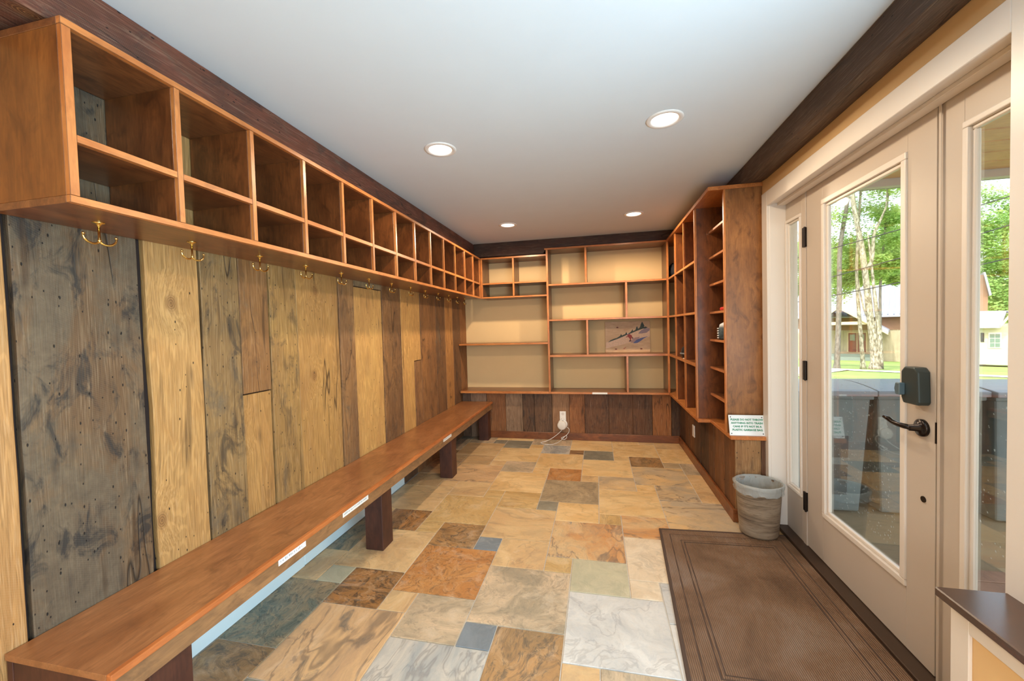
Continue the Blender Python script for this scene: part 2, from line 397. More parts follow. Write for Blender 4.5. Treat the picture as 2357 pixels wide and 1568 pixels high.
# ---- floor with slate tiles in a four-module pattern
fl = MB().box(XL-0.15, XD+0.12, YR, YW+0.1, -0.16, -0.004).build('floor', M['grout']); tag(fl, kind='structure')
UX, UY, OX, OY = 0.1577, 0.1517, -1.12, 1.61
def L3(c): return [x for x in lin(c)[:3]]
K = {  # kinds of stone: c1, c2, c3, vein, mottling
 'rust':   ((190,134,78),(172,112,58),(104,78,58),0.25,0.55),
 'rustdk': ((172,116,62),(118,88,56),(62,56,48),0.55,0.75),
 'brown':  ((170,124,74),(138,108,72),(72,70,64),0.5,0.65),
 'tan':    ((214,178,128),(190,150,104),(122,112,98),0.35,0.12),
 'tanpale':((226,206,178),(206,180,148),(140,128,112),0.25,0.08),
 'cream':  ((224,190,138),(208,166,110),(128,108,84),0.28,0.04),
 'yellow': ((206,170,116),(186,146,90),(124,108,74),0.32,0.30),
 'white':  ((204,198,190),(184,178,170),(150,152,156),0.40,0.14),
 'streak': ((206,176,142),(158,140,114),(104,100,88),0.40,0.32),
 'swirl':  ((216,172,122),(190,150,110),(84,92,92),0.72,0.12),
 'bluebr': ((204,170,124),(192,134,80),(70,88,100),0.72,0.22),
 'gbeige': ((206,190,170),(162,160,154),(92,106,118),0.48,0.06),
 'blue':   ((120,126,130),(104,110,114),(140,144,146),0.20,0.02),
 'green':  ((190,178,146),(176,164,136),(120,124,104),0.15,0.04),
 'dkgreen':((176,142,98),(112,114,98),(50,66,66),0.65,0.60),
 'grey':   ((182,156,120),(154,132,102),(98,92,80),0.40,0.30),
 'slate':  ((142,132,112),(122,116,100),(88,88,82),0.30,0.15),
 'vein':   ((216,176,122),(176,156,130),(70,78,84),0.74,0.03),
}
K3 = {(0,2):'rust',(3,1):'streak',(6,0):'white',(5,5):'bluebr',(2,6):'tan',(-1,7):'yellow',(-3,3):'tan',(-2,-2):'swirl',(1,-3):'gbeige',
 (-5,-1):'dkgreen',(-6,4):'dkgreen',(8,4):'tanpale',(9,-1):'white',(4,10):'grey',(7,9):'cream',(1,11):'cream',(-2,12):'swirl',(-4,8):'tan',(6,14):'cream',
 (9,13):'vein',(3,15):'cream',(0,16):'cream',(-3,17):'tan',(8,18):'cream',(5,19):'cream',(10,8):'vein',(11,17):'cream',(12,12):'tan',(13,7):'cream'}
K2 = {(0,2):'brown',(3,1):'tan',(6,0):'green',(-3,3):'rustdk',(-2,-2):'rustdk',(1,-3):'streak',(4,-4):'brown',(7,-5):'streak',(9,-1):'white',(2,6):'yellow',(5,5):'cream',
 (4,10):'rust',(7,9):'vein',(8,4):'bluebr',(-1,7):'tan',(6,14):'slate',(9,13):'brown',(1,11):'streak',(3,15):'gbeige',(0,16):'slate',(10,8):'vein',(-5,-1):'tan',(-2,12):'tan',(5,19):'tan'}
K1 = {(0,2):'blue',(1,-3):'blue',(-3,3):'yellow',(-2,-2):'tan',(3,1):'yellow',(6,0):'tanpale',(2,6):'slate',(5,5):'yellow',(7,9):'cream',(-5,-1):'green',
 (3,15):'rustdk',(4,-4):'tan',(-1,7):'yellow',(9,13):'grey',(6,14):'cream'}
RT = random.Random(11)
tile_mesh = {}
x_lo, x_hi, y_lo, y_hi = XL-0.005, XD+0.03, -1.9, YK+0.05
for aa in range(-16, 22):
    for bb in range(-10, 14):
        o = (3*aa - bb, 2 - aa + 5*bb)
        for (di, dj, s, tab, dflt) in ((0,0,3,K3,['tan','cream','streak','swirl','gbeige','yellow']), (0,3,2,K2,['tan','brown','cream','streak']), (2,3,1,K1,['cream','tan','slate'])):
            i0, j0 = o[0]+di, o[1]+dj
            X0, X1 = OX+i0*UX+0.0025, OX+(i0+s)*UX-0.0025
            Y0, Y1 = OY+j0*UY+0.0025, OY+(j0+s)*UY-0.0025
            kk = K[tab.get(o) or RT.choice(dflt)]; sd_ = RT.uniform(0, 60); rr = RT.random(); jit = [RT.uniform(1.02, 1.14) for _ in range(2)]
            if X1 < x_lo+0.02 or X0 > x_hi-0.02 or Y1 < y_lo+0.02 or Y0 > y_hi-0.02: continue
            full = X0 > x_lo and X1 < x_hi and Y0 > y_lo and Y1 < y_hi
            cx, cy = max(X0, x_lo), max(Y0, y_lo); dx, dy = min(X1, x_hi)-cx, min(Y1, y_hi)-cy
            key = s if full else None
            if key is None or key not in tile_mesh:
                ob = MB().box(0, dx, 0, dy, -0.012, 0).build('tile', M['tile'], None, 0.0018)
                if key: tile_mesh[key] = ob
            else:
                ob = tile_mesh[key].copy(); COL.objects.link(ob)
            ob.name = 'tile'; ob.parent = fl; ob.location = (cx, cy, RT.uniform(-0.0006, 0.0006))
            ob['seed'] = sd_
            ob['c1'] = [v*jit[0] for v in L3(kk[0])]; ob['c2'] = [v*jit[1] for v in L3(kk[1])]; ob['c3'] = L3(kk[2])
            ob['vein'] = float(kk[3]); ob['mott'] = float(kk[4])
            ob['stretch'] = [1.0, 0.42, 1.0] if rr < 0.35 else ([0.5, 1.0, 1.0] if rr < 0.8 else [1.0, 1.0, 1.0])

# ---- walls, ceiling
def struct(name, mb, mat, bevel=0, parent=None, **k):
    o = mb.build(name, mat, parent, bevel, **k); tag(o, kind='structure'); return o
wl = struct('wall_left', MB().box(XL-0.16, XL-0.028, YR, YW+0.12, -0.16, ZC+0.02), M['beige'])
struct('wall_back', MB().box(XL-0.16, XD+0.12, YW, YW+0.14, -0.16, ZC+0.02), M['beige'])
OY0, OY1, OZ = 1.372, 2.985, 2.205              # door opening in the right wall
wr = struct('wall_right', MB().box(XW, XD+0.07, OY1, YW, -0.16, ZC+0.02).box(XW, XD+0.07, OY0, OY1, OZ, ZC+0.02)
            .box(XW, XD+0.07, 1.02, OY0, -0.16, ZC+0.02).box(XW, XD+0.07, -1.20, 1.02, -0.16, 0.62).box(XW, XD+0.07, -1.20, 1.02, 2.14, ZC+0.02)
            .box(XW, XD+0.07, YR, -1.20, -0.16, ZC+0.02), M['beige2'])
struct('wall_rear', MB().box(XL-0.16, -1.55, YR-0.14, YR, -0.16, ZC+0.02).box(0.85, XD+0.12, YR-0.14, YR, -0.16, ZC+0.02)
       .box(-1.55, 0.85, YR-0.14, YR, -0.16, 0.45).box(-1.55, 0.85, YR-0.14, YR, 2.25, ZC+0.02), M['beige'])
struct('ceiling', MB().box(XL-0.16, XD+0.12, YR-0.14, YW+0.14, ZC, ZC+0.12), M['ceil'])

def setboard(o, c1, c2, gry, nail):
    o['c1'] = L3(c1); o['c2'] = L3(c2); o['gry'] = float(gry); o['nail'] = float(nail); return o

def board_poly(a0, a1, z0, z1, rough, seed, n=14):
    """outline of an upright board with wandering edges (a = along wall)"""
    L, Rr = [], []
    for i in range(n+1):
        z = z0 + (z1-z0)*i/n
        L.append((a0 + rough*(mnoise.noise(Vector((seed, z*2.3, 0)))+0.35*mnoise.noise(Vector((seed, z*11, 3)))), z))
        Rr.append((a1 + rough*(mnoise.noise(Vector((seed+9, z*2.3, 0)))+0.35*mnoise.noise(Vector((seed+9, z*11, 3)))), z))
    return L + Rr[::-1]

# left wall boards: y0,y1,z0,z1,thickness,c1,c2,weathering,nails,edge roughness
zb0, zb1 = 0.455, 2.31
LB = [
 (-0.10, 0.42, 0.0, zb1, 0.012, (208,158,96),(186,132,74), 0.15,0.15,0.004),
 (0.43, 0.853, 0.0, zb1, 0.020, (222,168,106),(204,146,84), 0.0,0.10,0.004),
 (0.868, 1.212, zb0, zb1, 0.026, (140,110,78),(104,78,54), 1.0,0.75,0.004),
 (1.236, 1.450, zb0, zb1, 0.022, (226,176,110),(206,150,84), 0.05,0.14,0.006),
 (1.459, 1.653, zb0, zb1, 0.026, (188,148,94),(146,114,72), 0.80,0.60,0.005),
 (1.658, 1.834, 1.103, zb1, 0.020, (176,126,76),(150,104,60), 0.35,0.12,0.002),
 (1.658, 1.834, zb0, 1.097, 0.018, (218,166,98),(196,142,78), 0.15,0.15,0.002),
 (1.840, 2.036, zb0, zb1, 0.024, (206,160,92),(166,124,72), 0.55,0.60,0.004),
 (2.047, 2.434, zb0, zb1, 0.020, (216,164,94),(194,142,80), 0.12,0.28,0.003),
 (2.440, 2.612, zb0, zb1, 0.024, (172,126,78),(126,90,58), 0.55,0.35,0.004),
 (2.618, 3.000, zb0, 1.742, 0.020, (222,172,100),(198,146,84), 0.15,0.30,0.003),
 (2.618, 3.004, 1.748, zb1, 0.018, (168,144,108),(140,116,84), 0.5,0.2,0.002),
 (3.008, 3.318, zb0, zb1, 0.025, (160,114,70),(116,80,50), 0.50,0.40,0.004),
 (3.326, 3.565, zb0, zb1, 0.020, (222,170,98),(196,142,80), 0.08,0.15,0.002),
 (3.568, 3.728, 1.108, zb1, 0.019, (218,168,98),(196,142,80), 0.10,0.15,0.002),
 (3.572, 3.728, 0.0, 1.102, 0.021, (168,118,72),(132,88,54), 0.40,0.25,0.002),
 (3.732, 4.115, 0.0, zb1, 0.024, (168,114,66),(126,84,50), 0.42,0.30,0.003),
 (4.121, 4.390, 0.0, zb1, 0.020, (146,100,60),(106,72,46), 0.52,0.30,0.003),
 (4.396, 4.640, 0.0, zb1, 0.024, (206,146,82),(176,118,64), 0.12,0.15,0.003),
 (4.645, 4.905, 0.0, zb1, 0.020, (142,96,60),(112,76,48), 0.45,0.25,0.002),
 (4.909, 5.161, 0.0, zb1, 0.022, (180,120,68),(146,94,54), 0.18,0.15,0.002)]
for i, (y0, y1, z0, z1, th, c1, c2, g, nl, rg) in enumerate(LB):
    mb = MB(); mb.prism(board_poly(y0, y1, z0, z1, rg, i*3.7), 'x', XL-0.026, XL-0.026+th+0.004*(i % 2))
    dim = 0.85 if y1 < 2.5 else 0.95  # near boards coloured darker to offset the strong side-window light
    c1, c2 = [v*dim for v in c1], [v*dim for v in c2]
    setboard(mb.build('plank', M['barn_z'], wl, 0.0025), c1, c2, g, nl)
MB().box(XL-0.028, XL-0.0262, -0.12, YW, 0.0, ZC-0.15).build('gap_shade_sheet', plain('gap_shade', (38, 24, 18), 0.9), wl)  # dark sheet added behind the boards to paint shade into their gaps
# far boards continue below the bench from the white base board on
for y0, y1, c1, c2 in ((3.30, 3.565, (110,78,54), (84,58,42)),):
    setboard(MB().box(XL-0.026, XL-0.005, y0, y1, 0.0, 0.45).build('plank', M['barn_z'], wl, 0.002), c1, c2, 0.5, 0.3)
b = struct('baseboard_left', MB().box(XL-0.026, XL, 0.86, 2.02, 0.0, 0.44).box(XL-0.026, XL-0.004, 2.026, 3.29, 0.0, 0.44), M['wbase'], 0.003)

# ---- half-height board walls below the shelves
kb = struct('wall_knee_back', MB().box(XL, XR+0.2, YK+0.035, YW, 0.0, 0.578), M['darkbb'])
ks = [-1.750,-1.638,-1.419,-1.168,-0.948,-0.797,-0.575,-0.359,-0.171,0.115,0.394,0.617,0.83,0.925]
KBc = [((104,76,56),(84,60,46),.5,.2),((152,118,92),(128,98,76),.35,.15),((150,96,54),(122,76,44),.2,.2),((158,126,98),(134,104,80),.35,.3),((104,72,48),(72,50,38),.7,.25),
 ((112,80,56),(84,60,44),.55,.3),((158,116,82),(140,100,70),.15,.1),((154,98,56),(124,76,44),.3,.4),((118,78,50),(88,58,40),.5,.4),((120,78,48),(94,62,42),.45,.3),((110,72,46),(84,56,38),.5,.3),((160,102,56),(136,84,46),.1,.15),((90,60,42),(60,42,32),.6,.2)]
for i in range(13):
    c = KBc[i]
    mb = MB(); mb.prism(board_poly(ks[i]+0.002, ks[i+1]-0.002, 0.0, 0.578, 0.0015, 50+i, 6), 'y', YK+0.036, YK+0.014-0.003*(i % 2))
    setboard(mb.build('plank', M['barn_z'], kb, 0.0018), *c)
kr = struct('wall_knee_right', MB().box(XK+0.05, XW+0.02, 3.035, YW, 0.0, 0.578), M['darkbb'])
kys = [4.905,4.62,4.448,4.213,3.978,3.685,3.53,3.415,3.260,3.149,3.018]
KRc = [((92,62,44),(62,44,34),.6,.2),((120,80,50),(92,60,40),.4,.3),((134,88,52),(104,68,42),.3,.2),((98,66,44),(70,48,36),.5,.3),((86,58,42),(60,42,32),.6,.2),((126,82,50),(96,62,40),.4,.3),((146,94,52),(112,72,42),.3,.2),((142,90,50),(108,68,40),.3,.3),((120,78,48),(92,60,38),.4,.3),((132,84,48),(100,62,38),.3,.2)]
for i in range(10):
    mb = MB(); mb.prism(board_poly(kys[i+1]+0.002, kys[i]-0.002, 0.0, 0.578, 0.0015, 80+i, 6), 'x', XK+0.05, XK+0.022-0.003*(i % 2))
    setboard(mb.build('plank', M['barn_z'], kr, 0.0018), *KRc[i])
setboard(MB().box(XK+0.020, 1.090, 3.010, 3.034, 0.0, 0.578).build('plank', M['barn_z'], kr, 0.002), (176,136,90), (150,108,68), .45, .75)
setboard(MB().box(1.092, 1.138, 3.012, 3.034, 0.0, 0.578).build('plank', M['barn_z'], kr, 0.002), (104,66,42), (84,54,36), .3, .1)
def bb(name, mb, mat): o = struct(name, mb, mat, 0.003); return o
bb('baseboard_back', MB().box(-1.39, XK+0.001, YK-0.004, YK+0.013, 0.0, 0.088), M['darkbb'])
M['darkbb_y'] = cherry('stained_baseboard_y', (150, 88, 46), (120, 68, 34), (62, 32, 18), 'y', 0.4, 0.1, 0.5)
bb('baseboard_right', MB().prism([(XK-0.002, YK-0.004), (XK+0.017, YK-0.004), (XK+0.017, 3.008), (1.138, 3.008), (1.138, 2.990), (XK-0.002, 2.990)], 'z', 0.0, 0.088), M['darkbb_y'])

# ================================================================ BEAMS
def rough_beam(name, label, pts, axis, a, b, n, cols, group=None, amp=0.006, notch=None):
    """pts: cross section (2D) of a hewn beam run along an axis"""
    vs, fs = [], []; k = len(pts)
    for i in range(n+1):
        tt = a + (b-a)*i/n
        for j, (p, q) in enumerate(pts):
            d = amp*mnoise.noise(Vector((tt*1.9, j*5.1, 2.0))) + amp*0.5*mnoise.noise(Vector((tt*7, j*3.1, 7.0)))
            q2 = q + (d if q < ZC-0.01 else 0)
            if notch and tt > notch[0] and q2 < notch[1]: q2 = notch[1]
            vs.append((p + d*0.6, tt, q2) if axis == 'y' else (tt, p + d*0.6, q2))
    for i in range(n):
        for j in range(k): fs.append((i*k+j, i*k+(j+1) % k, (i+1)*k+(j+1) % k, (i+1)*k+j))
    fs += [tuple(range(k))[::-1], tuple(n*k+j for j in range(k))]
    mb = MB(); mb.add(vs, fs)
    o = mb.build(name, M['barn_'+axis], None, 0.004)
    setboard(o, *cols); return tag(o, label, 'beam', group)
rough_beam('ceiling_beam', 'long reddish-brown hewn timber beam above the left cubby shelf', [(XL-0.02, 2.322), (-1.522, 2.322), (-1.518, 2.39), (-1.522, ZC), (XL-0.02, ZC)], 'y', YR, YW, 60, ((132,74,54),(82,52,42),0.55,0.35), amp=0.005)
rough_beam('ceiling_beam', 'dark brown hewn timber beam across the far end of the ceiling', [(YW-0.003, 2.312), (4.858, 2.312), (4.853, 2.40), (4.850, ZC), (YW-0.003, ZC)], 'x', -1.520, 1.14, 60, ((82,50,36),(56,36,28),0.40,0.15), amp=0.004, notch=(-0.63, 2.373))
rough_beam('ceiling_beam', 'smoky dark brown timber beam above the glazed door', [(1.010, ZC), (1.008, 2.42), (1.010, 2.346), (1.06, 2.346), (1.141, 2.366), (1.141, ZC)], 'y', YR, 4.84, 80, ((98,76,60),(68,52,42),0.35,0.15), amp=0.004, notch=(3.02, 2.376))

# ================================================================ LEFT CUBBY SHELF
NO = 0.016
def board3(name, box, ax_grain, face, parent, bevel=0.0012, seed=None, mats=None):
    """board with a lighter nosing on its front; face = '+x','-x','-y'"""
    x0, x1, y0, y1, z0, z1 = box; mb = MB()
    if face == '+x': mb.box(x0, x1-NO, y0, y1, z0, z1, 0); mb.box(x1-NO, x1, y0, y1, z0, z1, 1)
    elif face == '-x': mb.box(x0+NO, x1, y0, y1, z0, z1, 0); mb.box(x0, x0+NO, y0, y1, z0, z1, 1)
    else: mb.box(x0, x1, y0+NO, y1, z0, z1, 0); mb.box(x0, x1, y0, y0+NO, z0, z1, 1)
    return mb.build(name, mats or [M['cher_'+ax_grain], M['nose_'+ax_grain]], parent, bevel, seed=seed)
Y0c, Pc, ZT, ZB = 0.831, 0.3091, 2.297, 1.7865
TH = 0.021
XB = XL + 0.006
cub = thing('cubby_shelf', 'long stained wooden cubby shelf hung along the left board wall', 'shelf', (-1.59, 2.8, ZB))
board3('top_board', (XB, XC, Y0c, YS, ZT-TH, ZT), 'y', '+x', cub)
board3('bottom_board', (XB, XC, Y0c, YS, ZB, ZB+TH), 'y', '+x', cub)
board3('side_panel', (XB, XC, Y0c+0.001, Y0c+0.023, ZB+TH, ZT-TH), 'z', '+x', cub, mats=[cherry('side_panel_plywood', (152,92,42), (120,68,30), (72,40,22), 'z', 0.36, 0.15, 0.5), M['nose_z']])
for i in range(1, 13):
    y = Y0c + Pc*i
    board3('divider', (XB, XC-0.001, y-0.010, y+0.010, ZB+TH, ZT-TH), 'z', '+x', cub)
for i in range(13):
    ya = Y0c + Pc*i + (0.023 if i == 0 else 0.010); yb = Y0c + Pc*(i+1) - 0.010 if i < 12 else YS-0.021
    board3('cubby_shelf_board', (XB, XC-0.002, ya, yb, 1.961, 1.983), 'y', '+x', cub)
board3('divider', (XB, XC-0.001, YS-0.021, YS-0.001, ZB+TH, ZT-TH), 'z', '+x', cub)

# ---- brass hooks
def hook_proto():
    h = thing('coat_hook', None, 'hook', (-1.605, 1.002, ZB), 'brass double hooks under the cubby shelf')
    MB().lathe([(0.0005, 0), (0.0165, 0), (0.0165, -0.002), (0.008, -0.005), (0.0045, -0.010), (0.0035, -0.014)], (-1.605, 1.002, ZB), 16).build('base', M['brass'], h, smooth=True)
    MB().lathe([(0.0034, -0.010), (0.0034, -0.052), (0.0052, -0.058), (0.0050, -0.064), (0.0005, -0.067)], (-1.605, 1.002, ZB), 12).build('stem', M['brass'], h, smooth=True)
    for s in (-1, 1):
        path = []
        for k in range(11):
            q = math.pi*(k/10.0)*1.08
            path.append((-1.605 + 0.10*(0.0215-0.0215*math.cos(q)), 1.002 + s*(0.0225 - 0.0225*math.cos(q)), ZB - 0.058 - 0.018*math.sin(q) + 0.010*k/10))
        mb = MB(); mb.tube(path, [0.0036]*8+[0.0032, 0.0028, 0.0026], 8)
        p = path[-1]; mb.lathe([(0.0005, -0.0042), (0.0036, -0.0028), (0.0046, 0), (0.0036, 0.0028), (0.0005, 0.0042)], p, 10)
        mb.build('prong', M['brass'], h, smooth=True)
    return h
HY = [1.002, 1.309, 1.640, 1.952, 2.270, 2.585, 2.909, 3.236, 3.543, 3.853, 4.149, 4.424, 4.690]
ORD = ['nearest', 'second', 'third', 'fourth', 'fifth', 'sixth', 'seventh', 'eighth', 'ninth', 'tenth', 'eleventh', 'twelfth', 'farthest']
hp = hook_proto()
for i, y in enumerate(HY):
    if i == 0: h = hp
    else:
        h = hp.copy(); COL.objects.link(h); h.location = (-1.605, y, ZB)
        for ch in hp.children:
            c = ch.copy(); COL.objects.link(c); c.parent = h
    h['label'] = ('nearest brass double coat hook under the left cubby shelf' if i == 0 else
                  'farthest brass double coat hook, beside the far corner' if i == 12 else
                  '%s brass double coat hook from the near end of the cubby shelf' % ORD[i])

# ================================================================ BENCH
bn = thing('bench', 'long stained wooden bench on square posts along the left wall', 'bench', (-1.54, 2.8, 0))
XBe, Zb = -1.333, 0.468
y0b, y1b = 0.80, YK-0.005
MB().box(XL+0.004, XBe-0.019, y0b, y1b, Zb-0.020, Zb).build('bench_top', M['benchtop'], bn, 0.001)
MB().box(XBe-0.019, XBe, y0b, y1b, Zb-0.021, Zb+0.0015).build('nosing', cherry('bench_nosing', (200,120,64),(178,100,50),(128,66,30),'y',0.3,0.3,0.3), bn, 0.0035, seg=2)
MB().box(XBe-0.030, XBe-0.006, y0b+0.002, y1b, Zb-0.088, Zb-0.021).build('apron', cherry('bench_apron', (168,120,76),(132,96,62),(84,60,44),'y',0.45,0.1,0.6), bn, 0.0015)
MB().box(XL+0.006, XL+0.03, y0b+0.002, y1b, Zb-0.088, Zb-0.021).build('rear_rail', M['post'], bn, 0.0015)
MB().box(XL+0.03, XBe-0.03, y0b+0.004, y0b+0.026, Zb-0.10, Zb-0.021).build('end_rail', M['post'], bn, 0.0015)
MB().box(XL+0.004, XL+0.10, 0.82, 0.94, 0.0, Zb-0.021).build('leg', M['post'], bn, 0.002)
for ya, yb in ((0.915, 1.045), (2.246, 2.372), (3.480, 3.606), (4.745, 4.868)):
    MB().box(XBe-0.155, XBe-0.032, ya, yb, 0.0, Zb-0.020).build('leg', M['post'], bn, 0.003)
for ya, yb in ((1.392, 1.552), (1.825, 2.062), (3.228, 3.420)):
    st = MB().box(XBe-0.006, XBe-0.0045, ya, yb, 0.420, 0.446).build('label_strip', M['sticker'], bn); st['label'] = 'white label strip'
    mb = MB(); q = ya+0.01; RR = random.Random(int(ya*100))
    while q < yb-0.02:
        L = RR.uniform(0.003, 0.007); mb.box(XBe-0.0046, XBe-0.0041, q, q+L, 0.430, 0.430+RR.choice([0.006, 0.009])); q += L+RR.choice([0.003, 0.003, 0.008])
    o = mb.build('lettering', M['ink'], st)

# ================================================================ BACK SHELVES, LEFT SECTION
bl_ = thing('corner_shelf', 'low left section of the far shelves, small cubbies over open bays', 'shelf', (-1.1, 5.0, 0.58))
XT0, XT1 = -0.598, -0.574
board3('top_board', (XC+0.001, XT0, YS, YW-0.002, ZT-TH, ZT), 'x', '-y', bl_)
board3('bottom_board', (XC+0.001, XT0, YS, YW-0.002, ZB, ZB+TH-0.002), 'x', '-y', bl_)
for a_, b_ in ((XC+0.022, -1.020), (-0.998, XT0)):
    board3('cubby_shelf_board', (a_, b_, YS+0.001, YW-0.002, 1.959, 1.978), 'x', '-y', bl_)
board3('divider', (-1.020, -0.998, YS+0.001, YW-0.002, ZB+TH, ZT-TH), 'z', '-y', bl_)
board3('divider', (XC+0.001, XC+0.021, YS+0.001, YW-0.002, ZB+TH, ZT-TH), 'z', '-y', bl_)
board3('shelf_board', (XL+0.006, XT0, YS, YW-0.002, 1.197, 1.219), 'x', '-y', bl_)
board3('base_board', (XL+0.006, XT0, YS, YW-0.002, 0.582, 0.612), 'x', '-y', bl_)

# ================================================================ BACK SHELVES, RIGHT SECTION
br_ = thing('wall_bookcase', 'tall open wooden bookcase on the far beige wall', 'shelf', (0.1, 5.0, 0.58))
XE = 0.80
board3('top_board', (-0.615, XE+0.006, YS-0.002, YW-0.002, 2.346, 2.367), 'x', '-y', br_)
board3('side_panel', (XT0, XT1, YS, YW-0.002, 0.582, 2.346), 'z', '-y', br_)
board3('side_panel', (0.787, 0.811, YS, YW-0.002, 0.608, 2.346), 'z', '-y', br_)
board3('base_board', (XT1, 0.80, YS-0.001, YW-0.002, 0.583, 0.608), 'x', '-y', br_)
for z0, z1 in ((1.907, 1.928), (1.477, 1.498), (1.036, 1.062)):
    board3('shelf_board', (XT1, 0.787, YS+0.001, YW-0.002, z0, z1), 'x', '-y', br_)
for xa, z0, z1 in ((-0.134, 1.928, 2.346), (0.327, 1.498, 1.907), (-0.131, 1.062, 1.477), (0.326, 0.608, 1.036)):
    board3('divider', (xa, xa+0.024, YS+0.002, YW-0.002, z0, z1), 'z', '-y', br_)
st = MB().box(-0.075, 0.102, YS-0.0025, YS-0.001, 0.584, 0.606).build('label_strip', M['sticker'], br_); st['label'] = 'white label strip'

# ================================================================ RIGHT SHELVES
rs_ = thing('wall_bookcase', 'tall deep wooden shelf unit beside the glazed door on the right wall', 'shelf', (1.0, 3.9, 0.58))
XBf = 0.905   # front of the shallow bay next to the door
# top board with a mitred inner corner
MB().prism([(XR, 4.824), (0.813, 4.824), (0.813, YW-0.003), (XW-0.002, YW-0.003), (XW-0.002, YE-0.004), (XR, YE-0.004)], 'z', 2.346, 2.369).build('top_board', M['nose_y'], rs_, 0.0015)
MB().box(XR-0.010, XR, YE-0.010, 4.82, 2.344, 2.371).box(XR, XW-0.002, YE-0.010, YE-0.004, 2.344, 2.371).build('top_nosing', M['nose_y'], rs_, 0.001)
board3('divider', (XR, XW-0.002, 3.545, 3.572, 0.606, 2.346), 'z', '-x', rs_, mats=[M['cher_z'], M['nose_z']])
for ya in (4.44, 4.005):
    for z0, z1 in ((0.606, 1.036), (1.061, 1.477), (1.498, 1.907), (1.928, 2.346)):
        board3('divider', (XR+0.001, XW-0.002, ya-0.022, ya, z0, z1), 'z', '-x', rs_)
for z0, z1 in ((1.907, 1.928), (1.477, 1.498), (1.036, 1.061)):
    board3('shelf_board', (XR, XW-0.002, 3.572, 4.824, z0, z1), 'y', '-x', rs_)
    MB().box(0.813, XW-0.002, 4.8245, YW-0.003, z0, z1).build('shelf_board', M['cher_y'], rs_, 0.001)
mb = MB(); mb.prism([(XR, 4.824), (0.813, 4.824), (0.813, YW-0.003), (XW-0.002, YW-0.003), (XW-0.002, 3.0), (XBf-0.008, 3.0), (XBf-0.008, 3.50), (XR, 3.50)], 'z', 0.580, 0.606)
mb.build('base_board', M['nose_y'], rs_, 0.002)
MB().box(XBf, XW-0.002, YE, YE+0.022, 0.606, 2.346).build('end_panel', M['panelface'], rs_, 0.001)
MB().box(XBf-0.012, XBf, YE-0.001, YE+0.024, 0.606, 2.346).build('end_panel_nosing', M['nose_z'], rs_, 0.001)
for z in (2.150, 1.938, 1.718, 1.493, 1.270, 1.045, 0.824):
    board3('shelf_board', (XBf+0.004, XW-0.002, YE+0.023, 3.544, z-0.018, z), 'y', '-x', rs_)
MB().box(XW-0.004, XW-0.0005, YE+0.022, YW-0.003, 0.606, 2.346).build('back_panel', M['cher_z'], rs_)

# ================================================================ DOOR, SIDELITES, CASING
def ring(mb, y0, y1, z0, z1, w, x0, x1, m=0):
    """rectangular frame in the plane x = const"""
    mb.box(x0, x1, y0, y1, z0, z0+w, m); mb.box(x0, x1, y0, y1, z1-w, z1, m)
    mb.box(x0, x1, y0, y0+w, z0+w, z1-w, m); mb.box(x0, x1, y1-w, y1, z0+w, z1-w, m)
# casing boards and jambs
cs = struct('trim_1', MB().box(1.120, XW, OY1-0.018, 3.050, 0.0, OZ+0.065).box(1.120, XW, OY0-0.085, OY0-0.0, 0.0, OZ+0.065)
            .box(1.120, XW, OY0, OY1-0.018, OZ-0.032, OZ+0.065), M['trim'], 0.002)
struct('trim_2', MB().box(XW-0.006, XD+0.07, OY1-0.020, OY1, 0.0, OZ).box(XW-0.006, XD+0.07, OY0, OY0+0.020, 0.0, OZ).box(XW-0.006, XD+0.07, OY0+0.02, OY1-0.02, OZ-0.022, OZ), M['trim'], 0.002)
struct('trim_3', MB().box(XW+0.04, XD-0.002, OY0+0.02, OY1-0.02, OZ-0.040, OZ-0.022), M['trim'], 0.002)
struct('threshold_trim', MB().box(1.165, XD+0.06, OY0+0.02, OY1-0.02, 0.0, 0.022), M['darkfloorstrip'], 0.003)

def glazed_panel(name, y0, y1, z0, z1, gy0, gy1, gz0, gz1, bead, kind_tag, mat):
    root = bpy.data.objects.new(name, None); COL.objects.link(root); root.location = (XD, (y0+y1)/2, 0); tag(root, kind=kind_tag)
    X0, X1 = XD, XD+0.032
    mb = MB(); mb.box(X0, X1, y0, gy0-bead, z0, z1).box(X0, X1, gy1+bead, y1, z0, z1)
    mb.box(X0, X1, gy0-bead, gy1+bead, z0, gz0-bead).box(X0, X1, gy0-bead, gy1+bead, gz1+bead, z1)
    mb.build('frame', mat, root, 0.0012)
    mb = MB(); ring(mb, gy0-bead, gy1+bead, gz0-bead, gz1+bead, bead*0.62, X0-0.008, X0+0.012)
    mb.build('glazing_frame', M['trim'], root, 0.004, seg=2)
    mb = MB(); ring(mb, gy0-bead*0.38, gy1+bead*0.38, gz0-bead*0.38, gz1+bead*0.38, bead*0.38, X0+0.004, X0+0.022)
    mb.build('glazing_bead', M['trim'], root, 0.003)
    MB().box(X0+0.012, X0+0.016, gy0-0.002, gy1+0.002, gz0-0.002, gz1+0.002).build('glass_pane', M['glass'], root)
    return root
dr = glazed_panel('door_1', 1.772, 2.698, 0.026, 2.178, 1.957, 2.485, 0.330, 2.022, 0.045, 'structure', M['doorpaint'])
glazed_panel('window_1', 2.742, OY1-0.021, 0.022, 2.178, 2.790, 2.932, 0.325, 2.028, 0.030, 'structure', M['doorpaint'])
w2_ = glazed_panel('window_2', OY0+0.021, 1.735, 0.022, 2.178, 1.470, 1.625, 0.325, 2.022, 0.035, 'structure', M['doorpaint'])
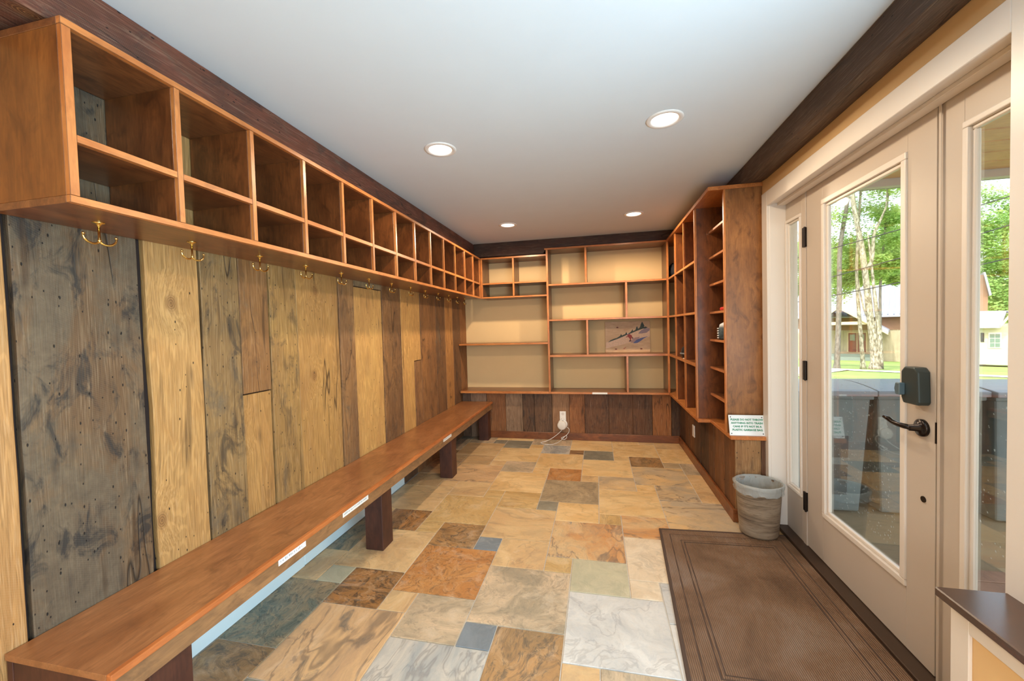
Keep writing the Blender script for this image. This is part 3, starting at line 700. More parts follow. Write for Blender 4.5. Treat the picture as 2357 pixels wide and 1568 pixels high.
struct('trim_4', MB().box(XD-0.004, XD+0.06, 2.702, 2.740, 0.022, 2.182).box(XD+0.004, XD+0.06, 1.737, 1.768, 0.022, 2.182).box(XD-0.006, XD-0.004, 1.745, 1.757, 0.022, 2.18), M['doorpaint'], 0.0015)
t = NT('water_spots'); tr = t.n('BsdfTransparent'); df = t.n('BsdfDiffuse'); df.inputs[0].default_value = lin((235, 242, 245))
tl_ = t.n('BsdfTranslucent'); tl_.inputs[0].default_value = lin((235, 242, 245)); ad = t.n('MixShader'); ad.inputs[0].default_value = 0.6; t.l(df.outputs[0], ad.inputs[1]); t.l(tl_.outputs[0], ad.inputs[2])
mx = t.n('MixShader'); mx.inputs[0].default_value = 0.42; t.l(tr.outputs[0], mx.inputs[1]); t.l(ad.outputs[0], mx.inputs[2]); t.l(mx.outputs[0], t.out.inputs['Surface']); M['spots'] = t.mat
def spots(parent, y0, y1, z0, z1, n, seed):
    RS = random.Random(seed); mb = MB()
    for _ in range(n):
        y = RS.uniform(y0, y1); z = z0+(z1-z0)*RS.random()**1.15; r_ = RS.uniform(0.0010, 0.0026); L = RS.uniform(1.0, 1.9); k = 6
        P = [(y+r_*math.cos(2*math.pi*i/k)+0.4*r_*L*math.sin(2*math.pi*i/k), z+r_*L*math.sin(2*math.pi*i/k)) for i in range(k)]
        mb.add([(XD+0.0165, a_, b_) for a_, b_ in P], [tuple(range(k))])
    o = mb.build('water_spots', M['spots'], parent); o['kind'] = 'stuff'
spots(dr, 2.00, 2.47, 0.40, 1.12, 420, 5)
spots(w2_, 1.48, 1.615, 0.6, 1.15, 60, 6)
for z in (1.900, 1.098, 0.292):
    mb = MB().box(XD-0.012, XD+0.002, 2.700, 2.728, z-0.058, z+0.058); mb.lathe([(0.006, -0.06), (0.006, 0.06)], (XD-0.010, 2.700, z), 10)
    mb.build('hinge', M['hinge'], dr, 0.001)
# keypad lock
lk = MB().prism([(1.797, 1.062), (1.870, 1.062), (1.880, 1.085), (1.880, 1.188), (1.862, 1.208), (1.812, 1.208), (1.795, 1.192), (1.790, 1.075)], 'x', XD-0.042, XD)
lk.build('keypad_lock', M['keypad'], dr, 0.006, seg=2)
o = MB().prism([(1.858, 1.094), (1.880, 1.094), (1.887, 1.118), (1.880, 1.142), (1.858, 1.142)], 'x', XD-0.062, XD-0.040).build('thumb_turn', plain('blue_grey_turn', (92,112,122), 0.35, 0.3), dr, 0.003)
# lever
mb = MB(); mb.lathe([(0.0005, -0.010), (0.026, -0.010), (0.034, -0.002), (0.034, 0.004)], (XD-0.0, 1.830, 0.970), 24, 'x')
mb2 = MB(); mb2.lathe([(0.034, 0.0), (0.034, 0.010), (0.028, 0.014), (0.014, 0.018), (0.012, 0.046), (0.0005, 0.048)], (XD, 1.830, 0.970), 24, 'x')
mb2.tube([(XD-0.038, 1.830, 0.970), (XD-0.048, 1.852, 0.971), (XD-0.050, 1.880, 0.971), (XD-0.050, 1.912, 0.974), (XD-0.052, 1.930, 0.982), (XD-0.058, 1.950, 0.988)], [0.010, 0.0105, 0.010, 0.0095, 0.010, 0.007], 10)
mb2.build('lever_handle', M['lever'], dr, smooth=True)
MB().lathe([(0.0005, 0.003), (0.012, 0.003), (0.012, -0.001)], (XD, 1.825, 0.690), 16, 'x').build('bolt_hole_plug', M['hinge'], dr)
MB().box(XD-0.001, XD+0.03, 1.769, 1.773, 0.925, 1.005).build('latch_plate', M['hinge'], dr)

# ================================================================ LEDGE BY THE DOOR (bottom right corner)
hw = struct('wall_half_right', MB().box(0.985, XW, YR+0.0, 1.345, 0.0, 0.585), M['beige2'])
struct('trim_5', MB().box(0.975, 0.985, 1.290, 1.348, 0.0, 0.585).box(0.975, 0.985, YR, 1.290, 0.53, 0.585).box(0.975, 0.985, YR, 1.290, 0.0, 0.10), M['trim'], 0.002)
tag(MB().box(0.950, XW-0.0, YR, 1.368, 0.586, 0.612).build('window_ledge', cherry('dark_ledge', (86,52,36),(62,38,28),(36,22,18),'y',0.22,0.4,0.4), None, 0.003),
    'dark brown wooden ledge on the half wall in the lower right corner', 'ledge')
wn2 = struct('window_3', MB(), M['trim']) if False else None
mb = MB(); ring(mb, -1.20, 1.02, 0.62, 2.14, 0.05, XD-0.02, XD+0.05); mb.box(XD, XD+0.03, -0.11, -0.07, 0.67, 2.09)
w3 = struct('window_3', mb, M['trim'], 0.002)
mb = MB(); ring(mb, -1.29, 1.11, 0.613, 2.23, 0.09, 1.122, XW-0.001)
struct('trim_6', mb, M['trim'], 0.002)
mb = MB(); mb.box(-1.55, 0.85, YR-0.10, YR-0.02, 0.45, 0.50).box(-1.55, 0.85, YR-0.10, YR-0.02, 2.2, 2.25).box(-1.55, -1.50, YR-0.1, YR-0.02, 0.5, 2.2).box(0.80, 0.85, YR-0.1, YR-0.02, 0.5, 2.2).box(-0.38, -0.32, YR-0.1, YR-0.02, 0.5, 2.2)
struct('window_4', mb, M['trim'], 0.002)

# ================================================================ RECESSED LAMPS
def lamp(x, y, label, power):
    t_ = thing('recessed_ceiling_light', label, 'ceiling light', (x, y, ZC), 'round recessed ceiling lights')
    MB().lathe([(0.066, 0.004), (0.067, -0.001), (0.072, -0.006), (0.088, -0.006), (0.094, -0.003), (0.095, 0.0)], (x, y, ZC), 40).build('trim_ring', M['ring'], t_, smooth=True)
    MB().lathe([(0.0005, -0.0015), (0.067, -0.0015), (0.067, 0.0)], (x, y, ZC), 32).build('lens', M['lamp'], t_)
    light('ceiling_lamp', 'SPOT', (x, y, ZC-0.045), power, WARM, aim=(0, 0, -1), spot_size=math.radians(172), spot_blend=0.30, shadow_soft_size=0.035)
    return t_
lamp(-0.897, 2.261, 'nearer left recessed ceiling light over the bench side', LAMP_NEAR)
lamp(0.369, 2.249, 'nearer right recessed ceiling light, largest of the four', LAMP_NEAR)
lamp(-0.894, 4.071, 'farther left recessed ceiling light, smallest of the four', LAMP_FAR)
lamp(0.367, 4.051, 'farther right recessed ceiling light before the far bookcase', LAMP_FAR)
for x, side in ((-0.89, 'left'), (0.37, 'right')):
    for y, row in ((0.45, 'first'), (-1.3, 'rear')):
        lamp(x, y, '%s recessed ceiling light of the %s pair behind the viewer' % (side, row), LAMP_REAR)

# ================================================================ FLOOR MAT
t = NT('ribbed_mat')
raw = t.coords(seed=False)
sx = t.n('SeparateXYZ'); t.l(raw, sx.inputs[0])
rib = t.math('SINE', t.math('MULTIPLY', sx.outputs[0], 2*math.pi/0.0085))
cl = t.noise(raw, 2.4, 5, 0.6, 0.5)
col = t.ramp(cl, [(0.32, lin((112, 82, 60))), (0.5, lin((150, 116, 90))), (0.70, lin((170, 144, 126)))])
col = t.mix(t.math('MULTIPLY', t.ramp(rib, [(0.25, 1.0), (0.75, 0.0)]), 0.5), col, lin((66, 46, 34)))
M['mat'] = t.bsdf(col, 0.7, t.math('ADD', rib, t.noise(raw, 300, 2)), 0.7, 0.003, 0, 0.35)
M['matg'] = plain('mat_groove', (74, 54, 42), 0.8)
mat = thing('floor_mat', 'brown ribbed rubber-backed entrance mat in front of the glazed door', 'mat', (0.77, 2.2, 0.0))
mat.rotation_euler = (0, 0, 0)
mw = []
def matpt(u, v):  # u across 0..1 (left to right), v near..far
    A, B, C, D = Vector((0.318, 1.50)), Vector((1.162, 1.50)), Vector((1.162, 2.832)), Vector((0.392, 2.797))
    return (A*(1-u)+B*u)*(1-v) + (D*(1-u)+C*u)*v
def matband(u0, u1, v0, v1, z0, z1, mb, m=0):
    p = [matpt(u0, v0), matpt(u1, v0), matpt(u1, v1), matpt(u0, v1)]
    return mb.prism([tuple(q) for q in p], 'z', z0, z1, m)
mb = MB(); matband(0, 1, 0, 1, 0.0012, 0.009, mb); mb.build('mat_base', M['mat'], mat, 0.002)
for a_, b_ in ((0.066, 0.073), (0.142, 0.149), (0.166, 0.173)):
    mb = MB(); a2, b2 = a_*0.70, b_*0.70
    matband(a_, b_, a2, 1-a2, 0.0088, 0.0094, mb); matband(1-b_, 1-a_, a2, 1-a2, 0.0088, 0.0094, mb)
    matband(b_, 1-b_, a2, b2, 0.0088, 0.0094, mb); matband(b_, 1-b_, 1-b2, 1-a2, 0.0088, 0.0094, mb)
    mb.build('groove', M['matg'], mat)
for k, (a_, b_) in enumerate(((0.075, 0.086), (0.151, 0.164))):
    mb = MB(); a2, b2 = a_*0.70, b_*0.70
    matband(a_, b_, a2, 1-a2, 0.0088, 0.0118, mb); matband(1-b_, 1-a_, a2, 1-a2, 0.0088, 0.0118, mb)
    matband(b_, 1-b_, a2, b2, 0.0088, 0.0118, mb); matband(b_, 1-b_, 1-b2, 1-a2, 0.0088, 0.0118, mb)
    mb.build('raised_border', M['mat'], mat, 0.001)
mb = MB(); matband(-0.012, 0.008, -0.008, 1.006, 0.001, 0.011, mb); matband(0.008, 1.0, 0.994, 1.006, 0.001, 0.011, mb); mb.build('edge_binding', M['matg'], mat, 0.002)

# ================================================================ WASTE BIN
BX, BY = 1.012, 2.842
bin_ = thing('waste_bin', 'grey woodgrain plastic waste bin with clear liner beside the glazed door', 'bin', (BX, BY, 0.012))
t = NT('woodgrain_plastic'); raw = t.coords((1, 1, 5)); g = t.noise(t.vmath('MULTIPLY', raw, (0.35, 0.35, 1)), 7, 5, 0.6, 1.4); g2 = t.noise(raw, 22, 4, 0.6, 0.6)
col = t.ramp(g, [(0.30, lin((84, 70, 58))), (0.5, lin((140, 122, 102))), (0.72, lin((166, 150, 130)))])
col = t.mix(t.math('MULTIPLY', t.ramp(g2, [(0.5, 0.0), (0.7, 1.0)]), 0.5), col, lin((92, 76, 62)))
M['bin'] = t.bsdf(col, 0.35, g2, 0.1, 0.002)
rb, rt_, hb = 0.113, 0.134, 0.335
MB().lathe([(rb*0.9, 0.0), (rb-0.004, 0.003), (rb, 0.012), (rb+(rt_-rb)*0.5, hb*0.5), (rt_, hb-0.01), (rt_+0.005, hb), (rt_+0.001, hb+0.003), (rt_-0.006, hb-0.004), (rb, 0.03), (rb*0.9, 0.012), (0.001, 0.012)], (BX, BY, 0.012), 40, sy=0.93).build('bin_body', M['bin'], bin_, smooth=True)
t = NT('clear_liner'); tr = t.n('BsdfTransparent'); tr.inputs[0].default_value = (0.85, 0.88, 0.88, 1)
pb = t.n('BsdfPrincipled'); pb.inputs['Base Color'].default_value = lin((222, 228, 228)); pb.inputs['Roughness'].default_value = 0.12; pb.inputs['Specular IOR Level'].default_value = 0.9
bp = t.n('Bump'); t.l(t.noise(t.coords((1, 1, 0.4)), 38, 3, 0.6, 1.5), bp.inputs['Height']); bp.inputs['Strength'].default_value = 0.9; bp.inputs['Distance'].default_value = 0.01; t.l(bp.outputs[0], pb.inputs['Normal'])
mx = t.n('MixShader'); mx.inputs[0].default_value = 0.36; t.l(tr.outputs[0], mx.inputs[1]); t.l(pb.outputs[0], mx.inputs[2]); t.l(mx.outputs[0], t.out.inputs['Surface']); M['liner'] = t.mat
prof = [(rt_-0.028, -0.10), (rt_-0.016, -0.05), (rt_-0.010, -0.012), (rt_-0.004, 0.006), (rt_+0.004, 0.010), (rt_+0.012, 0.002), (rt_+0.011, -0.014), (rt_+0.008, -0.026), (rt_+0.011, -0.040), (rt_+0.008, -0.052)]
vs, fs = [], []; N = 64
for j, (r_, z_) in enumerate(prof):
    for k in range(N):
        q = 2*math.pi*k/N; wv_ = mnoise.noise(Vector((math.cos(q)*3.0, math.sin(q)*3.0, j*0.45)))
        w2 = mnoise.noise(Vector((math.cos(q)*9, math.sin(q)*9, j*0.7)))
        rr = r_ + 0.007*wv_ + 0.005*w2 + (-0.03*max(0, wv_) if j == 0 else 0)
        vs.append((BX+rr*math.cos(q), BY+rr*math.sin(q)*0.94, 0.012+hb+z_ + (0.016*wv_ + 0.007*w2 if j > 5 or j < 2 else 0.003*w2)))
for j in range(len(prof)-1):
    for k in range(N): fs.append((j*N+k, j*N+(k+1) % N, (j+1)*N+(k+1) % N, (j+1)*N+k))
mb = MB(); mb.add(vs, fs); mb.build('bin_liner', M['liner'], bin_, smooth=True)

# ================================================================ SIGN
def text_mesh(name, body, size, mat, parent, mw_, extrude=0.0004, align='CENTER'):
    cu = bpy.data.curves.new(name, 'FONT'); cu.body = body; cu.size = size; cu.extrude = extrude; cu.align_x = align; cu.resolution_u = 2
    cu.space_character = 1.02; cu.offset = size*0.045
    tmp = bpy.data.objects.new('tmp_'+name, cu); COL.objects.link(tmp); bpy.context.view_layer.update()
    me = bpy.data.meshes.new_from_object(tmp.evaluated_get(bpy.context.evaluated_depsgraph_get()))
    COL.objects.unlink(tmp); bpy.data.objects.remove(tmp)
    me.transform(mw_); me.materials.clear(); me.materials.append(mat)
    o = bpy.data.objects.new(name, me); COL.objects.link(o); o.parent = parent; o['seed'] = 1.0; return o
SX0, SX1, SZ = 0.898, 1.130, 0.607
sg = thing('sign', 'white sign with green lettering about trash, leaning on the shelf end by the door', 'sign', (0, 0, 0))
sg.location = (1.013, 3.020, SZ); tilt = math.radians(-13); sg.rotation_euler = (tilt, 0, math.radians(1))
def sgp(name, mb, mat, bev=0.0008, smooth=False):
    o = mb.build(name, mat, None, bev, smooth); o.parent = sg; return o
sgp('sign_face', MB().box(-0.116, 0.112, 0.0, 0.004, 0.0, 0.142), M['acrylic'])
sgp('sign_backing', MB().box(-0.114, 0.116, 0.0045, 0.010, 0.0, 0.143), M['black'])
for x, z in ((-0.103, 0.128), (0.098, 0.126), (-0.103, 0.014), (0.098, 0.014)):
    sgp('screw', MB().lathe([(0.0005, 0.003), (0.0035, 0.002), (0.0038, 0.0)], (x, 0, z), 12, 'y'), M['black'], 0)
for k, ln in enumerate(('PLEASE DO NOT THROW', 'ANYTHING INTO TRASH', "CANS IF IT'S NOT IN A", 'PLASTIC GARBAGE BAG')):
    T_ = Matrix.Translation((0.0, -0.0004, 0.104-0.0235*k)) @ Matrix.Rotation(math.radians(90), 4, 'X')
    text_mesh('lettering', ln, 0.0178, M['green_ink'], sg, T_)

# ================================================================ PICTURE ON THE BOOKCASE
pic = thing('wooden_picture', 'painted wooden board of a skier in red on a slope, standing in the bookcase', 'picture', (0.355, YW-0.02, 1.0625))
pic.rotation_euler = (math.radians(-1.5), 0, 0)
def pp_(name, mb, mat, bev=0.0, smooth=False):
    o = mb.build(name, mat, None, bev, smooth); o.parent = pic; return o
M['pine'] = cherry('pale_pine', (226,186,142), (208,164,118), (172,120,78), 'x', 0.5, 0.0, 0.25)
def rrect(x0, x1, z0, z1, r, n=5):
    P = []
    for cx, cz, a0 in ((x1-r, z1-r, 0), (x0+r, z1-r, 90), (x0+r, z0+r, 180), (x1-r, z0+r, 270)):
        for k in range(n+1):
            q = math.radians(a0+90*k/n); P.append((cx+r*math.cos(q), cz+r*math.sin(q)))
    return P
pw, ph = 0.262, 0.388
pp_('panel', MB().prism(rrect(-pw, pw+0.02, 0.0, ph, 0.012), 'y', -0.009, 0.009), M['pine'], 0.0015)
def paint(name, pts, col, y=-0.0094):
    mb = MB(); n = len(pts)
    P = [(p[0]*(2*pw+0.02)-pw, y, (1-p[1])*ph) for p in pts]
    mb.add(P + [(p[0], y+0.0006, p[2]) for p in P], [tuple(range(n)), tuple(range(n, 2*n))[::-1]] + [(i, n+i, n+(i+1) % n, (i+1) % n) for i in range(n)])
    return pp_(name, mb, plain('paint_'+name, col, 0.6, var=0.12, scale=60))
paint('pale_slope', [(0.02,0.68),(0.15,0.60),(0.38,0.48),(0.6,0.38),(0.85,0.24),(0.99,0.20),(0.99,0.5),(0.7,0.62),(0.4,0.74),(0.02,0.86)], (224,184,152), -0.0091)
trl = [(0.06,0.67),(0.12,0.60),(0.20,0.55),(0.26,0.53),(0.34,0.46),(0.36,0.40),(0.38,0.45),(0.45,0.41),(0.48,0.34),(0.50,0.40),(0.56,0.36),(0.60,0.30),(0.615,0.25),(0.63,0.32),(0.68,0.28),(0.70,0.20),(0.72,0.16),(0.74,0.25),(0.78,0.20),(0.80,0.10),(0.83,0.02),(0.86,0.10),(0.88,0.16),(0.86,0.20),(0.90,0.18),(0.95,0.21),(0.90,0.24),(0.84,0.25),(0.78,0.28),(0.70,0.32),(0.60,0.38),(0.50,0.43),(0.42,0.48),(0.30,0.55),(0.20,0.60)]
paint('treeline', trl, (60,66,52), -0.0094)
paint('snow_shadow', [(0.80,0.30),(0.90,0.23),(0.99,0.24),(0.99,0.30),(0.92,0.38),(0.82,0.40),(0.74,0.40)], (150,124,128), -0.0093)
paint('blue_spray', [(0.62,0.70),(0.70,0.60),(0.78,0.55),(0.96,0.49),(0.86,0.56),(0.80,0.63),(0.72,0.70),(0.66,0.71)], (88,92,134), -0.0096)
paint('grey_spray', [(0.60,0.60),(0.66,0.53),(0.78,0.50),(0.74,0.58),(0.66,0.66),(0.58,0.70)], (176,138,130), -0.0093)
paint('skier_jacket', [(0.50,0.42),(0.55,0.41),(0.60,0.46),(0.605,0.52),(0.585,0.56),(0.575,0.62),(0.555,0.62),(0.55,0.56),(0.515,0.50),(0.47,0.52),(0.465,0.49),(0.50,0.485)], (158,56,44), -0.0098)
paint('skier_boots', [(0.54,0.61),(0.585,0.61),(0.59,0.65),(0.53,0.655)], (86,58,56), -0.0099)
paint('skier_arm', [(0.60,0.50),(0.63,0.53),(0.625,0.58),(0.61,0.57),(0.605,0.54)], (92,40,52), -0.0099)
paint('skier_helmet', [(0.495,0.40),(0.51,0.385),(0.525,0.39),(0.525,0.41),(0.51,0.42)], (214,206,200), -0.0100)
paint('track', [(0.40,0.88),(0.46,0.83),(0.47,0.84),(0.42,0.90)], (176,96,60), -0.0095)
for x, z in ((0.28, 0.19), (0.24, 0.89), (0.80, 0.89)):
    P = [(x+0.026*math.cos(q*math.pi/8), z+0.022*math.sin(q*math.pi/8)) for q in range(16)]
    paint('knot', P, (120,58,30), -0.0097)

# ================================================================ OUTLETS, SPEAKER, CORD
ou = thing('wall_outlet', 'white wall outlet on the far board wall above the round speaker', 'outlet', (-0.440, YK+0.012, 0.29))
MB().box(-0.479, -0.403, YK+0.004, YK+0.0105, 0.232, 0.355).build('plate', M['white_pl'], ou, 0.002)
for z in (0.325, 0.262):
    MB().lathe([(0.0005, 0.0015), (0.017, 0.0015), (0.018, 0.0)], (-0.441, YK+0.004, z), 20, 'y').build('socket', plain('outlet_face', (214, 206, 198), 0.4), ou)
sp_ = thing('smart_speaker', 'round white smart speaker plugged in low on the far wall', 'speaker', (-0.448, YK-0.01, 0.19))
MB().lathe([(0.0005, 0.030), (0.040, 0.030), (0.052, 0.026), (0.0575, 0.014), (0.056, -0.002), (0.050, -0.012), (0.0005, -0.012)], (-0.452, YK-0.020, 0.188), 36, 'y').build('speaker_body', M['speaker_pl'], sp_, smooth=True)
MB().lathe([(0.050, 0.008), (0.058, 0.006), (0.060, -0.006), (0.056, -0.014), (0.0005, -0.014)], (-0.444, YK-0.010, 0.198), 30, 'y').build('mount', M['white_pl'], sp_, smooth=True)
MB().box(-0.455, -0.428, YK-0.018, YK+0.004, 0.235, 0.275).build('plug_arm', M['white_pl'], sp_, 0.003)
# cord
def catmull(P, n=8):
    P = [Vector(p) for p in P]; Q = []
    for i in range(len(P)-1):
        a, b, c, d = P[max(i-1, 0)], P[i], P[i+1], P[min(i+2, len(P)-1)]
        for k in range(n):
            s = k/n; Q.append(0.5*((2*b)+(c-a)*s+(2*a-5*b+4*c-d)*s*s+(3*b-a-3*c+d)*s**3))
    Q.append(P[-1]); return Q
YF = YK-0.012
cp = catmull([(-0.45, YF, 0.135), (-0.49, YF-0.005, 0.09), (-0.57, YF-0.02, 0.03), (-0.64, YF-0.08, 0.005), (-0.700, YF-0.155, 0.004), (-0.66, YF-0.20, 0.004), (-0.57, YF-0.215, 0.004), (-0.515, YF-0.16, 0.004), (-0.47, YF-0.05, 0.006), (-0.435, YF-0.012, 0.035), (-0.400, YF-0.012, 0.062), (-0.398, YF-0.014, 0.035), (-0.43, YF-0.018, 0.012), (-0.465, YF-0.012, 0.028), (-0.41, YF-0.010, 0.058), (-0.372, YF-0.008, 0.10), (-0.365, YF-0.006, 0.14), (-0.392, YF, 0.165)])
tag(MB().tube(cp, 0.0032, 8).build('power_cord', M['white_pl'], None, smooth=True), 'looped white power cord hanging from the speaker to the floor', 'cord')
o2 = thing('wall_outlet', 'white wall outlet on the right half-height board wall', 'outlet', (XK+0.01, 4.21, 0.33))
MB().box(XK+0.008, XK+0.018, 4.175, 4.250, 0.27, 0.385).build('plate', M['white_pl'], o2, 0.002)
MB().box(XK+0.0065, XK+0.008, 4.19, 4.235, 0.285, 0.37).build('socket', plain('outlet_face2', (214, 206, 198), 0.4), o2, 0.001)
o3 = thing('wall_outlet', 'white wall outlet low on the left wall beneath the bench', 'outlet', (XL+0.0, 4.35, 0.1))
MB().box(XL+0.001, XL+0.009, 4.30, 4.375, 0.045, 0.16).build('plate', M['white_pl'], o3, 0.002)
MB().box(XL+0.009, XL+0.0105, 4.318, 4.357, 0.06, 0.145).build('socket', plain('outlet_face3', (214, 206, 198), 0.4), o3, 0.001)

# ================================================================ SMALL THINGS ON THE RIGHT SHELVES
def blob(name, c, r, mats, seed=0, n=3, amp=0.35, label=None, cat=None):
    bm = bmesh.new(); bmesh.ops.create_icosphere(bm, subdivisions=n, radius=1.0)
    for v in bm.verts:
        d = 1+amp*mnoise.noise(v.co*2.2+Vector((seed, 0, 0)))+0.5*amp*mnoise.noise(v.co*5+Vector((seed, 3, 0)))
        co = v.co*d; co.z = max(co.z, -0.75); v.co = Vector((co.x*r[0], co.y*r[1], (co.z+0.75)*r[2]))
    me = bpy.data.meshes.new(name); bm.to_mesh(me); bm.free(); me.materials.append(mats)
    for p in me.polygons: p.use_smooth = True
    o = bpy.data.objects.new(name, me); COL.objects.link(o); o.location = c; o['seed'] = float(seed)
    return tag(o, label, cat)
blob('folded_jacket', (0.895, 4.96, 1.929), (0.070, 0.10, 0.105), plain('black_cloth', (34, 34, 42), 0.8, var=0.4, scale=20, bstr=0.6), 3, label='crumpled black and grey jacket in the top right corner bay', cat='jacket')
# helmet
hm = thing('ski_helmet', 'black ski helmet lying in the right shelf unit next to the far corner', 'helmet', (0.895, 4.21, 1.062))
MB().lathe([(0.072, 0.0), (0.082, 0.018), (0.086, 0.055), (0.074, 0.098), (0.046, 0.126), (0.0005, 0.136)], (0.895, 4.21, 1.063), 28).build('shell', plain('black_shell', (38, 40, 44), 0.25, var=0.1), hm, smooth=True)
MB().tube([(0.895+0.085*math.cos(a_), 4.21+0.085*math.sin(a_), 1.105) for a_ in [k*math.pi/10+math.pi for k in range(-2, 10)]], 0.009, 8).build('goggle_strap', plain('grey_strap', (112, 112, 116), 0.6), hm, smooth=True)
tag(MB().box(0.810, 0.85, 4.07, 4.115, 1.062, 1.068).build('paper_tag', M['white_pl'], None, 0.001), 'small white card lying before the black helmet', 'card')
tag(MB().prism(rrect(0.918, 1.0, 1.494, 1.520, 0.012), 'y', 3.20, 3.30).build('red_case', plain('red_plastic', (206, 34, 26), 0.35), None, 0.003), 'small red case on the fourth narrow shelf by the door', 'case')
# knitted cap / visor
cp_ = thing('knit_cap', 'dark and pale blue striped cap on the narrow shelf beside the end panel', 'cap', (0.985, 3.32, 1.271))
MB().lathe([(0.060, 0.0), (0.072, 0.012), (0.076, 0.05), (0.070, 0.09), (0.064, 0.098)], (0.985, 3.32, 1.271), 28).build('cap_body', plain('dark_knit', (64, 78, 86), 0.7, var=0.4, scale=50), cp_, smooth=True)
MB().lathe([(0.066, 0.096), (0.060, 0.118), (0.036, 0.132), (0.0005, 0.136)], (0.985, 3.32, 1.271), 28).build('cap_crown', plain('pale_knit', (206, 210, 214), 0.7), cp_, smooth=True)
for k in range(5):
    z = 1.283+k*0.018
    MB().tube([(0.985-0.0765*math.cos(a_), 3.32-0.0765*math.sin(a_), z+0.004*(j % 2)) for j, a_ in enumerate([q*0.16-0.25 for q in range(4)])], 0.0035, 6).build('knit_stripe', plain('pale_stripe', (222, 224, 226), 0.7), cp_, smooth=True)

# ================================================================ OUTSIDE
AZ = math.radians(33)
fn = Vector((math.sin(AZ), math.cos(AZ), 0)); frr = Vector((math.cos(AZ), -math.sin(AZ), 0))
def W(s, D, z): v = frr*s + fn*D; return (v.x, v.y, z)
def gz(D):
    P = [(0, -0.35), (15.5, -0.35), (28, -1.29), (57, -3.1), (75, -3.0), (140, 6)]
    for (a_, za), (b_, zb_) in zip(P, P[1:]):
        if D <= b_: return za + (zb_-za)*(D-a_)/(b_-a_)
    return P[-1][1]
t = NT('lawn'); c = t.coords(seed=False, world=True)
n1 = t.noise(c, 0.5, 4); n2 = t.noise(c, 9, 3)
col = t.mix(t.ramp(n1, [(0.35, 0.0), (0.65, 1.0)]), lin((124, 148, 70)), lin((160, 172, 92)))
col = t.mix(t.math('MULTIPLY', n2, 0.5), col, lin((96, 122, 52))); M['lawn'] = t.bsdf(col, 0.9, n2, 0.5, 0.05)
M['gravel'] = plain('gravel_path', (214, 196, 180), 0.9, var=0.15, scale=8)
# terrain
vs, fs = [], []; Ds = [5.2, 10, 15.5, 20, 24, 28, 34, 42, 50, 57, 66, 75, 95, 120, 140]; Ss = [-60, -30, -15, -8, -4, 0, 4, 8, 15, 30, 60]
for D in Ds:
    for s in Ss: vs.append(W(s, D, gz(D)))
for i in range(len(Ds)-1):
    for j in range(len(Ss)-1): q = i*len(Ss)+j; fs.append((q, q+1, q+1+len(Ss), q+len(Ss)))
mb = MB(); mb.add(vs, fs); tag(mb.build('ground', M['lawn']), kind='structure')
mb = MB(); mb.add([W(-12, 24.6, gz(24.6)+0.02), W(12, 23.0, gz(23.0)+0.02), W(12, 26.2, gz(26.2)+0.02), W(-12, 28, gz(28)+0.02)], [(0, 1, 2, 3)])
mb.add([W(-8, 15, gz(15)+0.03), W(-2.3, 15, gz(15)+0.03), W(-2.0, 25, gz(25)+0.05), W(-8, 25, gz(25)+0.05)], [(0, 1, 2, 3)]); tag(mb.build('path', M['gravel']), kind='structure')
# unseen pale ground added to bounce sunlight through the windows onto the ceiling
struct('sun_bounce_ground', MB().box(4.0, 45.0, -30.0, 0.5, -0.50, -0.40), M['gravel'])
# porch deck and roof
M['deck'] = plain('deck_boards', (150, 118, 100), 0.7, var=0.25, scale=4)
M['conc'] = plain('porch_concrete', (140, 128, 104), 0.85, var=0.12, scale=3)
dk = struct('porch_floor', MB().box(XD+0.075, 4.0, -3.0, 4.75, -0.36, -0.125), M['conc'])
y = 1.2; RD = random.Random(3)
for k in range(13):
    o = MB().box(XD+0.10, 4.6, y, y+0.118, -0.123, -0.10).build('board', M['deck'], dk, 0.004); y += 0.125
pr = struct('porch_roof', MB().box(XD+0.07, 3.95, -3.0, 3.60, 2.475, 2.60), M['post'])
M['soffit'] = cherry('cedar_soffit', (226, 170, 112), (206, 146, 88), (150, 92, 52), 'x', 0.6, 0, 0.35)
y = -0.25
for k in range(20):
    MB().box(XD+0.075, 3.9, y, y+0.182, 2.45, 2.474).build('board', M['soffit'], pr, 0.005); y += 0.190
M['fascia'] = plain('pale_fascia', (190, 182, 172), 0.6); M['gutter'] = plain('black_gutter', (40, 44, 48), 0.4)
mb = MB().box(XD+0.07, 3.95, 3.56, 3.62, 2.40, 2.60); mb.build('fascia_board', M['fascia'], pr, 0.004)
MB().box(XD+0.07, 3.95, 3.622, 3.70, 2.415, 2.52).build('gutter', M['gutter'], pr, 0.006)
struct('wall_outside', MB().box(XD+0.072, XD+0.10, 3.05, 6.5, -0.3, 2.9), plain('pale_siding', (206, 204, 200), 0.6))

